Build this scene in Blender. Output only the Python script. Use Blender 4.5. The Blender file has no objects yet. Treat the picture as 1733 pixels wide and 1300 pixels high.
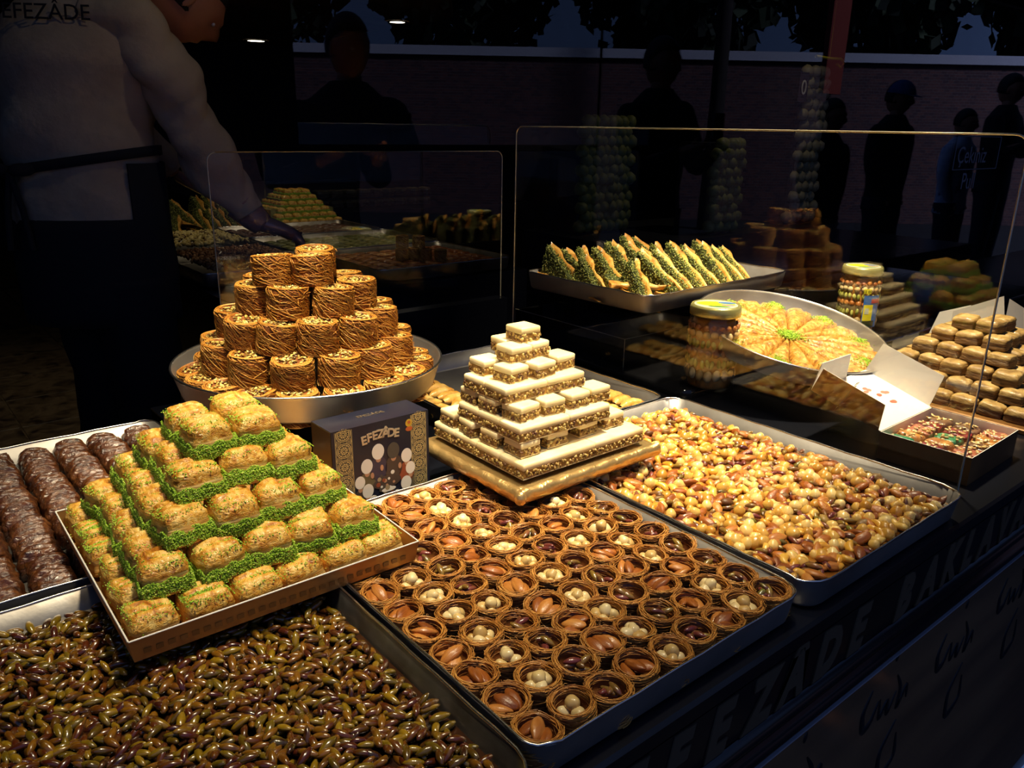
import bpy, math, random
import numpy as np
from mathutils import Vector, Matrix

C = bpy.context.scene.collection
SC = bpy.context.scene
H = 1.44                      # camera height above the street; all heights below are given relative to it
rng = np.random.RandomState(7)
random.seed(7)

# ------------------------------------------------------------------ camera
cam = bpy.data.cameras.new('camera'); cam.sensor_width = 36.0; cam.sensor_fit = 'HORIZONTAL'
cam.lens = 1348.2 / 1733 * 36.0; cam.clip_start = 0.02; cam.clip_end = 200
co = bpy.data.objects.new('camera', cam); C.objects.link(co)
R_, U_, F_ = Vector((.772, -.635, .018)).normalized(), Vector((.181, .247, .952)), Vector((.609, .732, -.306)).normalized()
R_ = (R_ - F_ * R_.dot(F_)).normalized(); U_ = R_.cross(F_)
m = Matrix((R_, U_, -F_)).transposed().to_4x4(); m.translation = (0, 0, H)
co.matrix_world = m
SC.camera = co
SC.view_settings.view_transform = 'Standard'
SC.view_settings.look = 'None'
SC.view_settings.exposure = 0.0
SC.view_settings.gamma = 1.0
SC.view_settings.use_curve_mapping = False
SC.cycles.transparent_max_bounces = 24
SC.cycles.max_bounces = 8
SC.cycles.glossy_bounces = 5
SC.cycles.caustics_reflective = False
SC.cycles.caustics_refractive = False

# ------------------------------------------------------------------ world and lights
w = bpy.data.worlds.new('dusk_sky'); SC.world = w; w.use_nodes = True
nt = w.node_tree; bg = nt.nodes['Background']
bg.inputs[0].default_value = (.10, .17, .42, 1); bg.inputs[1].default_value = 0.55

def spot(name, loc, target, power, size=75, blend=.8, col=(1, .84, .56), rad=.05):
    l = bpy.data.lights.new(name, 'SPOT'); l.energy = power; l.color = col
    l.spot_size = math.radians(size); l.spot_blend = blend; l.shadow_soft_size = rad
    o = bpy.data.objects.new(name, l); C.objects.link(o)
    o.location = (loc[0], loc[1], loc[2] + H)
    d = Vector(target) - Vector(loc); o.rotation_euler = d.to_track_quat('-Z', 'Y').to_euler()
    return o
spot('spot_over_kadayif', (.50, .98, .60), (.53, 1.16, -.40), 86.4, 50, 1)
spot('spot_over_nougat', (.92, .70, .60), (.88, .86, -.50), 115.2, 52, 1)
spot('spot_over_green_pyramid', (.42, .62, .62), (.30, .84, -.45), 48.0, 52, 1)
spot('spot_over_right_counter', (1.62, .80, .65), (1.58, .84, -.50), 150.0, 72, 1)
spot('spot_over_triangles', (1.45, 1.05, .7), (1.65, 1.35, -.35), 83.2, 55, 1)
spot('spot_over_nests', (.60, .42, .62), (.62, .62, -.50), 26, 58, 1)
spot('spot_over_chocolate', (.15, 1.05, .7), (.14, 1.20, -.50), 20, 55, 1)

# ------------------------------------------------------------------ mesh helpers
class MB:
    def __init__(s): s.v = []; s.f = []; s.m = []; s.n = 0; s.sm = []
    def add(s, v, f, mat=0, smooth=True):
        v = np.asarray(v, float).reshape(-1, 3); f = np.asarray(f, int)
        s.f.append(f + s.n); s.v.append(v); s.n += len(v); s.m.append(mat); s.sm.append(smooth); return s
    def mesh(s, name, mats):
        V = np.concatenate(s.v); me = bpy.data.meshes.new(name)
        me.vertices.add(len(V)); me.vertices.foreach_set('co', V.ravel().astype(np.float32))
        loops = np.concatenate([f.ravel() for f in s.f])
        sizes = np.concatenate([np.full(len(f), f.shape[1]) for f in s.f])
        starts = np.concatenate([[0], np.cumsum(sizes)[:-1]])
        me.loops.add(len(loops)); me.loops.foreach_set('vertex_index', loops.astype(np.int32))
        me.polygons.add(len(sizes)); me.polygons.foreach_set('loop_start', starts.astype(np.int32))
        me.polygons.foreach_set('loop_total', sizes.astype(np.int32))
        me.polygons.foreach_set('material_index', np.concatenate([np.full(len(f), k) for f, k in zip(s.f, s.m)]).astype(np.int32))
        me.polygons.foreach_set('use_smooth', np.concatenate([np.full(len(f), k) for f, k in zip(s.f, s.sm)]))
        for mm in (mats if isinstance(mats, (list, tuple)) else [mats]): me.materials.append(mm)
        me.update(calc_edges=True); me.validate(); return me

def link(name, data, loc=(0, 0, 0), rot=(0, 0, 0), parent=None, scale=None):
    """an object; loc is relative to the camera's height unless it has a parent"""
    o = bpy.data.objects.new(name, data); C.objects.link(o)
    if parent is not None: o.parent = parent; o.location = loc
    else: o.location = (loc[0], loc[1], loc[2] + H)
    o.rotation_euler = rot
    if scale is not None: o.scale = scale if isinstance(scale, (tuple, list)) else (scale,) * 3
    return o

def tag(o, label=None, cat=None, group=None, kind=None):
    if label: o['label'] = label
    if cat: o['category'] = cat
    if group: o['group'] = group
    if kind: o['kind'] = kind
    return o

def rot3(rx=0, ry=0, rz=0):
    return np.array((Matrix.Rotation(rz, 3, 'Z') @ Matrix.Rotation(ry, 3, 'Y') @ Matrix.Rotation(rx, 3, 'X')))

BOXF = np.array([[0, 3, 2, 1], [4, 5, 6, 7], [0, 1, 5, 4], [1, 2, 6, 5], [2, 3, 7, 6], [3, 0, 4, 7]])
def box(mb, x0, y0, z0, x1, y1, z1, mat=0):
    v = [(x0, y0, z0), (x1, y0, z0), (x1, y1, z0), (x0, y1, z0), (x0, y0, z1), (x1, y0, z1), (x1, y1, z1), (x0, y1, z1)]
    mb.add(v, BOXF, mat, False)
def bbox(mb, x0, y0, z0, x1, y1, z1, b, mat=0):
    """box with chamfered vertical and top edges"""
    def ring(i, z): return [(x0 + i + b, y0 + i, z), (x1 - i - b, y0 + i, z), (x1 - i, y0 + i + b, z), (x1 - i, y1 - i - b, z), (x1 - i - b, y1 - i, z), (x0 + i + b, y1 - i, z), (x0 + i, y1 - i - b, z), (x0 + i, y0 + i + b, z)]
    v = ring(b, z0) + ring(0, z0 + b) + ring(0, z1 - b) + ring(b, z1)
    f = [[k * 8 + i, k * 8 + (i + 1) % 8, k * 8 + 8 + (i + 1) % 8, k * 8 + 8 + i] for k in range(3) for i in range(8)]
    mb.add(v, f, mat, False); n = mb.n - 32
    mb.f.append(np.array([[n + 24 + i for i in range(8)], [n + 7 - i for i in range(8)]])); mb.m.append(mat); mb.sm.append(False)

def sphere(nu=8, nv=6):
    v = [(0, 0, 1)]; 
    for j in range(1, nv):
        a = math.pi * j / nv
        v += [(math.sin(a) * math.cos(2 * math.pi * i / nu), math.sin(a) * math.sin(2 * math.pi * i / nu), math.cos(a)) for i in range(nu)]
    v.append((0, 0, -1)); n = len(v) - 1
    f = []
    for i in range(nu): f.append((0, 1 + i, 1 + (i + 1) % nu, 0))
    for j in range(nv - 2):
        for i in range(nu):
            a = 1 + j * nu; f.append((a + i, a + nu + i, a + nu + (i + 1) % nu, a + (i + 1) % nu))
    for i in range(nu): f.append((n, 1 + (nv - 2) * nu + (i + 1) % nu, 1 + (nv - 2) * nu + i, n))
    tri = np.array([q[:3] for q in f if q[0] == q[3]]); quad = np.array([q for q in f if q[0] != q[3]])
    return np.array(v), tri, quad
SPH = sphere(8, 6); SPH_S = sphere(6, 4); SPH_L = sphere(14, 10)
def addsph(mb, M, c, s=SPH, mat=0, v=None):
    vv = (s[0] if v is None else v) @ np.asarray(M).T + np.asarray(c)
    n = mb.n; mb.add(vv, s[1], mat); mb.f.append(s[2] + n); mb.m.append(mat); mb.sm.append(True)

def lathe(mb, prof, n=48, mat=0, c=(0, 0, 0), smooth=True):
    a = np.linspace(0, 2 * math.pi, n, endpoint=False); k = len(prof)
    v = np.array([[(r * math.cos(t) + c[0], r * math.sin(t) + c[1], z + c[2]) for t in a] for r, z in prof]).reshape(-1, 3)
    f = [(j * n + i, j * n + (i + 1) % n, (j + 1) * n + (i + 1) % n, (j + 1) * n + i) for j in range(k - 1) for i in range(n)]
    mb.add(v, f, mat, smooth)

def rrect(x0, y0, x1, y1, r, n=6):
    p = []
    for cx, cy, a0 in ((x1 - r, y0 + r, -90), (x1 - r, y1 - r, 0), (x0 + r, y1 - r, 90), (x0 + r, y0 + r, 180)):
        for i in range(n + 1):
            a = math.radians(a0 + 90 * i / n); p.append((cx + r * math.cos(a), cy + r * math.sin(a)))
    return p
def ringstack(mb, rings, mat=0, cap0=True, cap1=True, smooth=True):
    """rings: list of equal-length closed point loops"""
    k = len(rings[0]); v = [p for r in rings for p in r]
    f = [(j * k + i, j * k + (i + 1) % k, (j + 1) * k + (i + 1) % k, (j + 1) * k + i) for j in range(len(rings) - 1) for i in range(k)]
    n0 = mb.n; mb.add(v, f, mat, smooth)
    if cap0: mb.f.append(np.array([[n0 + k - 1 - i for i in range(k)]])); mb.m.append(mat); mb.sm.append(False)
    if cap1: mb.f.append(np.array([[n0 + (len(rings) - 1) * k + i for i in range(k)]])); mb.m.append(mat); mb.sm.append(False)

def tube(mb, pts, r, sides=3, mat=0, cap=False):
    """a thin tube along a polyline; r scalar or one radius per point"""
    P = np.asarray(pts, float); n = len(P); T = np.gradient(P, axis=0); T /= np.linalg.norm(T, axis=1)[:, None] + 1e-12
    up = np.array([0, 0, 1.0]) if abs(T[0, 2]) < .9 else np.array([1.0, 0, 0])
    U = np.cross(T, up); U /= np.linalg.norm(U, axis=1)[:, None] + 1e-12; W = np.cross(T, U)
    a = np.arange(sides) * 2 * math.pi / sides; r = np.broadcast_to(np.asarray(r, float), (n,))
    V = P[:, None] + r[:, None, None] * (np.cos(a)[None, :, None] * U[:, None] + np.sin(a)[None, :, None] * W[:, None])
    i = np.arange(n - 1)[:, None] * sides; j = np.arange(sides)[None]; j2 = (j + 1) % sides
    f = np.stack([i + j, i + j2, i + sides + j2, i + sides + j], -1).reshape(-1, 4)
    n0 = mb.n; mb.add(V.reshape(-1, 3), f, mat)
    if cap:
        mb.f.append(np.array([[n0 + q for q in range(sides)], [n0 + (n - 1) * sides + sides - 1 - q for q in range(sides)]])); mb.m.append(mat); mb.sm.append(False)

def vnoise(P, sc, seed=0):
    """cheap smooth noise built from sines, -1..1"""
    P = np.asarray(P) * sc; s = seed * 1.7
    return (np.sin(P[..., 0] * 1.3 + 1.1 * np.sin(P[..., 1] * 1.9 + s) + s) + np.sin(P[..., 1] * 1.7 + 1.3 * np.sin(P[..., 2] * 1.5 + s * 2) + s * .7)
            + np.sin(P[..., 2] * 1.9 + 1.2 * np.sin(P[..., 0] * 1.4 - s) - s)) / 3

def text(name, body, size, m, loc, rot=(0, 0, 0), parent=None, shear=0, extrude=.0005, offset=0, align='LEFT'):
    """lettering as a mesh"""
    c = bpy.data.curves.new(name, 'FONT'); c.body = body; c.size = size; c.shear = shear; c.extrude = extrude; c.offset = offset; c.align_x = align
    c.resolution_u = 3; t = bpy.data.objects.new(name, c); C.objects.link(t)
    dg = bpy.context.evaluated_depsgraph_get(); me = bpy.data.meshes.new_from_object(t.evaluated_get(dg)); bpy.data.objects.remove(t); bpy.data.curves.remove(c)
    me.name = name; me.materials.clear(); me.materials.append(m)
    return link(name, me, loc, rot, parent)

# ------------------------------------------------------------------ materials
def srgb(r, g, b):
    f = lambda c: ((c / 255 + .055) / 1.055) ** 2.4 if c > 10 else c / 255 / 12.92
    return (f(r), f(g), f(b), 1)
def mat(name, base, rough=.5, metal=0, coat=0, ramp=None, scale=30, detail=4, island=0.0, bump=0, bscale=80, bdist=.002, stretch=None, spec=.5, emit=None, estr=0, dist=0, sub=0, noise_rough=0):
    """a Principled material; ramp: colours mixed by noise (plus a random shift for each loose piece and object)"""
    M = bpy.data.materials.new(name); M.use_nodes = True; t = M.node_tree; N = t.nodes; L = t.links; b = N['Principled BSDF']
    b.inputs['Base Color'].default_value = base; b.inputs['Roughness'].default_value = rough; b.inputs['Metallic'].default_value = metal
    b.inputs['Coat Weight'].default_value = coat; b.inputs['Coat Roughness'].default_value = .12; b.inputs['Specular IOR Level'].default_value = spec
    tc = N.new('ShaderNodeTexCoord'); mp = N.new('ShaderNodeMapping'); L.new(tc.outputs['Object'], mp.inputs[0])
    if stretch: mp.inputs['Scale'].default_value = stretch
    oi = N.new('ShaderNodeObjectInfo')
    if ramp:
        no = N.new('ShaderNodeTexNoise'); no.inputs['Scale'].default_value = scale; no.inputs['Detail'].default_value = detail; no.inputs['Distortion'].default_value = dist
        no.noise_dimensions = '4D'; L.new(mp.outputs[0], no.inputs['Vector'])
        k = N.new('ShaderNodeMath'); k.operation = 'MULTIPLY'; L.new(oi.outputs['Random'], k.inputs[0]); k.inputs[1].default_value = 17; L.new(k.outputs[0], no.inputs['W'])
        fac = no.outputs['Fac']
        if island:
            ge = N.new('ShaderNodeNewGeometry'); a = N.new('ShaderNodeMath'); a.operation = 'ADD'
            L.new(ge.outputs['Random Per Island'], a.inputs[0]); L.new(oi.outputs['Random'], a.inputs[1])
            fr = N.new('ShaderNodeMath'); fr.operation = 'FRACT'; L.new(a.outputs[0], fr.inputs[0])
            mx = N.new('ShaderNodeMix'); mx.inputs[0].default_value = island; L.new(fac, mx.inputs[2]); L.new(fr.outputs[0], mx.inputs[3]); fac = mx.outputs[0]
        cr = N.new('ShaderNodeValToRGB'); e = cr.color_ramp.elements
        while len(e) > 1: e.remove(e[-1])
        e[0].position = ramp[0][0]; e[0].color = ramp[0][1]
        for p, c in ramp[1:]: q = e.new(p); q.color = c
        L.new(fac, cr.inputs[0]); L.new(cr.outputs[0], b.inputs['Base Color'])
    if noise_rough:
        n3 = N.new('ShaderNodeTexNoise'); n3.inputs['Scale'].default_value = 14; n3.inputs['Detail'].default_value = 5; L.new(mp.outputs[0], n3.inputs['Vector'])
        mr = N.new('ShaderNodeMapRange'); mr.inputs[3].default_value = rough - noise_rough; mr.inputs[4].default_value = rough + noise_rough
        L.new(n3.outputs['Fac'], mr.inputs[0]); L.new(mr.outputs[0], b.inputs['Roughness'])
    if bump:
        n2 = N.new('ShaderNodeTexNoise'); n2.inputs['Scale'].default_value = bscale; n2.inputs['Detail'].default_value = 4; n2.inputs['Distortion'].default_value = dist
        L.new(mp.outputs[0], n2.inputs['Vector'])
        bu = N.new('ShaderNodeBump'); bu.inputs['Strength'].default_value = bump; bu.inputs['Distance'].default_value = bdist
        L.new(n2.outputs['Fac'], bu.inputs['Height']); L.new(bu.outputs[0], b.inputs['Normal'])
        if coat: L.new(bu.outputs[0], b.inputs['Coat Normal'])
    if sub:
        b.inputs['Subsurface Weight'].default_value = sub; b.inputs['Subsurface Radius'].default_value = (.006, .003, .001); b.inputs['Subsurface Scale'].default_value = 1
    if emit: b.inputs['Emission Color'].default_value = emit; b.inputs['Emission Strength'].default_value = estr
    return M

S = srgb
M_tray = mat('aluminium', (.5, .48, .45, 1), .46, .8, ramp=[(.3, (.28, .26, .24, 1)), (.55, (.42, .40, .38, 1)), (.75, (.48, .47, .46, 1))], scale=9, detail=8, bump=.15, bscale=60, noise_rough=.1)
M_rim = mat('tray_rim', (.75, .73, .7, 1), .25, 1)
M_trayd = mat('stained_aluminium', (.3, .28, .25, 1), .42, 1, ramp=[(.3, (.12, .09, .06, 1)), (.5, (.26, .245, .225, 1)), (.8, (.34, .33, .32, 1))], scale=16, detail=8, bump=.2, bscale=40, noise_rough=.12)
M_gold = mat('gold_foil', (.74, .50, .20, 1), .32, .8, bump=.6, bscale=40, bdist=.004, dist=1.5)
M_goldcard = mat('gold_card', (.50, .27, .08, 1), .4, .6, bump=.08, bscale=50)
M_pastry = mat('baked_pastry', S(205, 140, 50), .42, 0, .55, ramp=[(.30, S(150, 84, 20)), (.40, S(196, 130, 38)), (.52, S(226, 172, 68)), (.70, S(246, 212, 122))], scale=38, detail=7, bump=1.0, bscale=90, bdist=.0022, stretch=(1.6, .7, 2.2), dist=1.8, island=.0)
M_flaky = mat('flaky_layers', S(230, 180, 95), .6, 0, .15, ramp=[(.32, S(186, 122, 44)), (.5, S(222, 170, 84)), (.7, S(244, 212, 138))], scale=55, detail=5, bump=.9, bscale=60, bdist=.0015, stretch=(.6, .6, 6))
M_green = mat('pistachio_crumbs', S(110, 160, 30), .75, 0, 0, ramp=[(.1, S(96, 136, 20)), (.4, S(142, 186, 36)), (.7, S(180, 216, 66)), (.95, S(220, 232, 124))], scale=80, island=.8)
M_choc = mat('chocolate_pastry', S(70, 36, 16), .3, 0, .9, ramp=[(.3, S(46, 22, 9)), (.5, S(92, 50, 22)), (.72, S(140, 88, 44))], scale=60, detail=6, bump=1, bscale=90, bdist=.003, stretch=(1, 2.5, 1), dist=1.5)
M_strand = mat('kadayif_strands', S(200, 130, 50), .5, 0, .12, ramp=[(.1, S(150, 92, 24)), (.4, S(192, 126, 42)), (.7, S(220, 160, 68)), (.95, S(238, 192, 104))], scale=30, island=.65)
M_strandr = mat('nest_strands', S(180, 105, 35), .5, 0, .15, ramp=[(.1, S(140, 84, 30)), (.4, S(184, 122, 50)), (.7, S(210, 150, 68)), (.95, S(230, 180, 100))], scale=30, island=.6)
M_strandbase = mat('kadayif_core', S(120, 62, 16), .7, ramp=[(.3, S(92, 44, 8)), (.7, S(158, 92, 26))], scale=160, bump=1, bscale=300, bdist=.002, stretch=(1, 1, .4))
M_nestcup = mat('nest_cup', S(110, 62, 28), .5, 0, .3, ramp=[(.3, S(104, 56, 24)), (.7, S(156, 98, 46))], scale=90, bump=.8, bscale=200, bdist=.001)
M_choppist = mat('chopped_pistachio', S(200, 180, 90), .45, 0, .3, ramp=[(.08, S(76, 40, 16)), (.3, S(150, 120, 40)), (.6, S(206, 176, 84)), (.95, S(238, 218, 138))], scale=20, island=.9)
M_pist = mat('glazed_pistachio', S(110, 80, 20), .25, 0, .9, ramp=[(.06, S(36, 14, 10)), (.20, S(82, 34, 14)), (.34, S(96, 78, 14)), (.48, S(148, 116, 22)), (.60, S(84, 36, 14)), (.74, S(132, 88, 18)), (.86, S(48, 20, 12)), (.97, S(104, 98, 22))], scale=110, island=.72, detail=2)
M_pistm = mat('purple_pistachio', S(120, 90, 60), .28, 0, .7, ramp=[(.1, S(74, 28, 30)), (.35, S(122, 58, 52)), (.55, S(142, 116, 44)), (.75, S(96, 44, 40)), (.92, S(128, 140, 40))], scale=110, island=.65, detail=2)
M_almond = mat('almond', S(176, 100, 40), .4, 0, .25, ramp=[(.25, S(116, 58, 18)), (.5, S(164, 92, 32)), (.8, S(208, 142, 68))], scale=170, island=.45, stretch=(.22, 1, 1), bump=.9, bscale=260, bdist=.0012)
M_hazel = mat('hazelnut', S(230, 205, 140), .38, 0, .35, ramp=[(.2, S(198, 158, 86)), (.5, S(226, 198, 132)), (.8, S(242, 224, 172))], scale=40, island=.5)
M_hazelg = mat('glazed_hazelnut', S(226, 184, 96), .3, 0, .6, ramp=[(.2, S(190, 134, 44)), (.5, S(222, 178, 84)), (.8, S(242, 214, 138))], scale=40, island=.6, bump=.3, bscale=150)
M_cashew = mat('cashew', S(225, 180, 90), .32, 0, .5, ramp=[(.2, S(200, 138, 36)), (.5, S(226, 172, 64)), (.8, S(242, 206, 110))], scale=50, island=.5)
M_syrup = mat('nut_syrup_base', S(50, 26, 10), .25, 0, .6, ramp=[(.3, S(28, 14, 8)), (.7, S(64, 34, 12))], scale=30)
M_syrupl = mat('caramel_base', S(120, 70, 20), .3, 0, .5, ramp=[(.3, S(96, 50, 14)), (.7, S(150, 98, 30))], scale=40)
M_nougat = mat('white_paste', S(244, 226, 176), .5, 0, .05, ramp=[(.3, S(236, 212, 152)), (.7, S(248, 234, 192))], scale=30, bump=.25, bscale=150, bdist=.0008)
M_nutfill = mat('nut_filling', S(140, 100, 45), .55, 0, .1, ramp=[(.3, S(96, 62, 24)), (.7, S(168, 126, 62))], scale=120, bump=.6, bscale=200)
M_nutbit = mat('nut_bits', S(190, 160, 90), .5, 0, .15, ramp=[(.08, S(84, 42, 24)), (.3, S(128, 94, 40)), (.6, S(170, 138, 68)), (.9, S(206, 180, 108))], scale=30, island=.9)
M_navy = mat('dark_laminate', S(12, 14, 22), .28, 0, .3, spec=.5)
M_black = mat('black_acrylic', (.006, .006, .007, 1), .07, 0, 0, spec=.6)
M_letter = mat('tan_lettering', S(92, 76, 56), .7)
M_steel = mat('steel', (.6, .62, .66, 1), .2, 1)
M_floor = None
M_white = mat('white_card', S(236, 232, 222), .6)
M_kraft = mat('bronze_card', S(128, 88, 44), .4, .35, ramp=[(.3, S(104, 70, 34)), (.7, S(148, 104, 54))], scale=12)
M_boxblue = mat('box_navy_card', S(26, 28, 44), .32, 0, .15)
M_boxside = mat('box_gold_side', S(96, 74, 34), .35, .5)
M_boxgold = mat('box_gold_print', S(206, 182, 124), .4, .15)
M_silver = mat('box_silver_print', S(222, 212, 190), .25, .7)
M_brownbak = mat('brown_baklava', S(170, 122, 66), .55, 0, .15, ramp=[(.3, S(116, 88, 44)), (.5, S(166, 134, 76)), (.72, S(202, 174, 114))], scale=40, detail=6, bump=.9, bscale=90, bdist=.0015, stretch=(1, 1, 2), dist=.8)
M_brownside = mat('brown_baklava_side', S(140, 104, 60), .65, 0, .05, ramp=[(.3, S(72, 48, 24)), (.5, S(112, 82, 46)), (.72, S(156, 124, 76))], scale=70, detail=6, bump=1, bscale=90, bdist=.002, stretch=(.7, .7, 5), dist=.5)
M_roll = mat('golden_roll', S(226, 172, 80), .4, 0, .4, ramp=[(.3, S(200, 128, 40)), (.5, S(230, 178, 84)), (.72, S(246, 214, 138))], scale=28, detail=5, bump=.6, bscale=80, bdist=.0012, dist=1)
M_apron = mat('dark_cloth', S(20, 22, 34), .9, bump=.3, bscale=90)
M_shirt = mat('beige_shirt', S(178, 158, 138), .85, ramp=[(.3, S(160, 142, 126)), (.7, S(192, 174, 152))], scale=6, bump=.35, bscale=26, bdist=.01)
M_skin = mat('skin', S(176, 116, 84), .5)
M_hair = mat('dark_hair', S(24, 18, 14), .6)
M_glove = mat('thin_glove', S(150, 112, 112), .25, 0, .8, bump=.6, bscale=70, bdist=.004)

def glass_mat(name, tint=(1, 1, 1, 1), f0=.04, grime=0):
    M = bpy.data.materials.new(name); M.use_nodes = True; t = M.node_tree; N = t.nodes; L = t.links
    N.remove(N['Principled BSDF']); out = N['Material Output']
    tr = N.new('ShaderNodeBsdfTransparent'); tr.inputs[0].default_value = tint
    gl = N.new('ShaderNodeBsdfGlossy'); gl.inputs['Roughness'].default_value = 0.0; gl.inputs['Color'].default_value = (1, 1, 1, 1)
    ge = N.new('ShaderNodeNewGeometry'); d = N.new('ShaderNodeVectorMath'); d.operation = 'DOT_PRODUCT'
    L.new(ge.outputs['Incoming'], d.inputs[0]); L.new(ge.outputs['Normal'], d.inputs[1])
    def mth(op, a, b=None):
        q = N.new('ShaderNodeMath'); q.operation = op
        for i, x in enumerate((a, b)):
            if x is None: continue
            if isinstance(x, (int, float)): q.inputs[i].default_value = x
            else: L.new(x, q.inputs[i])
        return q.outputs[0]
    c = mth('ABSOLUTE', d.outputs['Value']); p = mth('POWER', mth('SUBTRACT', 1, c), 5)
    fac = mth('ADD', mth('MULTIPLY', p, 1 - f0), f0)
    mx = N.new('ShaderNodeMixShader'); L.new(fac, mx.inputs[0]); L.new(tr.outputs[0], mx.inputs[1]); L.new(gl.outputs[0], mx.inputs[2])
    L.new(mx.outputs[0], out.inputs[0]); return M
M_glass = glass_mat('clear_glass')
M_jar = glass_mat('jar_glass', (.99, .97, .90, 1))
M_cello = glass_mat('cellophane', (.95, .95, .97, 1), .10)
M_edge = mat('edge_glint', (.8, .72, .5, 1), .25, .5)  # lamp light caught on edges, put into the colour as pale gold

# ------------------------------------------------------------------ the setting
def slab(name, x0, y0, z0, x1, y1, z1, m, kind='structure', b=0):
    mb = MB(); (bbox(mb, x0, y0, z0, x1, y1, z1, b) if b else box(mb, x0, y0, z0, x1, y1, z1))
    o = link(name, mb.mesh(name, m)); o['kind'] = kind; return o

def floor_mat():
    M = mat('patterned_floor', S(90, 74, 54), .5, ramp=[(.34, S(46, 34, 26)), (.46, S(96, 80, 60)), (.6, S(124, 106, 82)), (.75, S(74, 56, 42))], scale=9, detail=6, dist=1.2)
    return M
M_floor = floor_mat()
M_dark = mat('dark_wall', S(22, 24, 34), .7, ramp=[(.3, S(14, 15, 22)), (.7, S(28, 30, 44))], scale=2)
M_ceil = mat('dark_ceiling', S(20, 20, 26), .8)
M_asph = mat('street_paving', S(62, 62, 68), .8, ramp=[(.3, S(26, 26, 30)), (.7, S(42, 42, 48))], scale=8, bump=.3, bscale=40)
FZ = -1.2
fl = slab('floor', -1.6, .40, -H, 9.2, 9.2, FZ - .003, M_floor)
tl = MB()
tm = None
for ix in range(-3, 8):
    for iy in range(4, 22):
        x, y = ix * .4, iy * .4
        if x + .4 < -.9 or x > 2.4: continue
        if tm is None:
            b_ = MB(); bbox(b_, -.1965, -.1965, 0, .1965, .1965, .006, .0015); tm = b_.mesh('floor_tile', M_floor)
        if y < 1.2 or y > 7: continue
        o = link('floor_tile', tm, (x + .2, y + .2, .0 - 0), (0, 0, 0)); o.parent = fl; o.location = (x + .2, y + .2, FZ - .0035); 
fl.location = (0, 0, H)
slab('wall_back', -1.6, 9.2, -H, 9.2, 9.3, 1.6, M_dark)
slab('wall_left', -1.7, .42, -H, -1.6, 9.3, 1.6, M_dark)
slab('wall_right', 9.2, .42, -H, 9.3, 9.3, 1.6, M_dark)
slab('ceiling', -1.7, .36, 1.6, 9.3, 9.3, 1.7, M_ceil)
slab('street_pavement', -14, -16, -H - .1, 26, .36, -H, M_asph)
slab('wall_front_lintel', -1.7, .30, 1.0, 9.3, .36, 1.75, M_dark)

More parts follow.
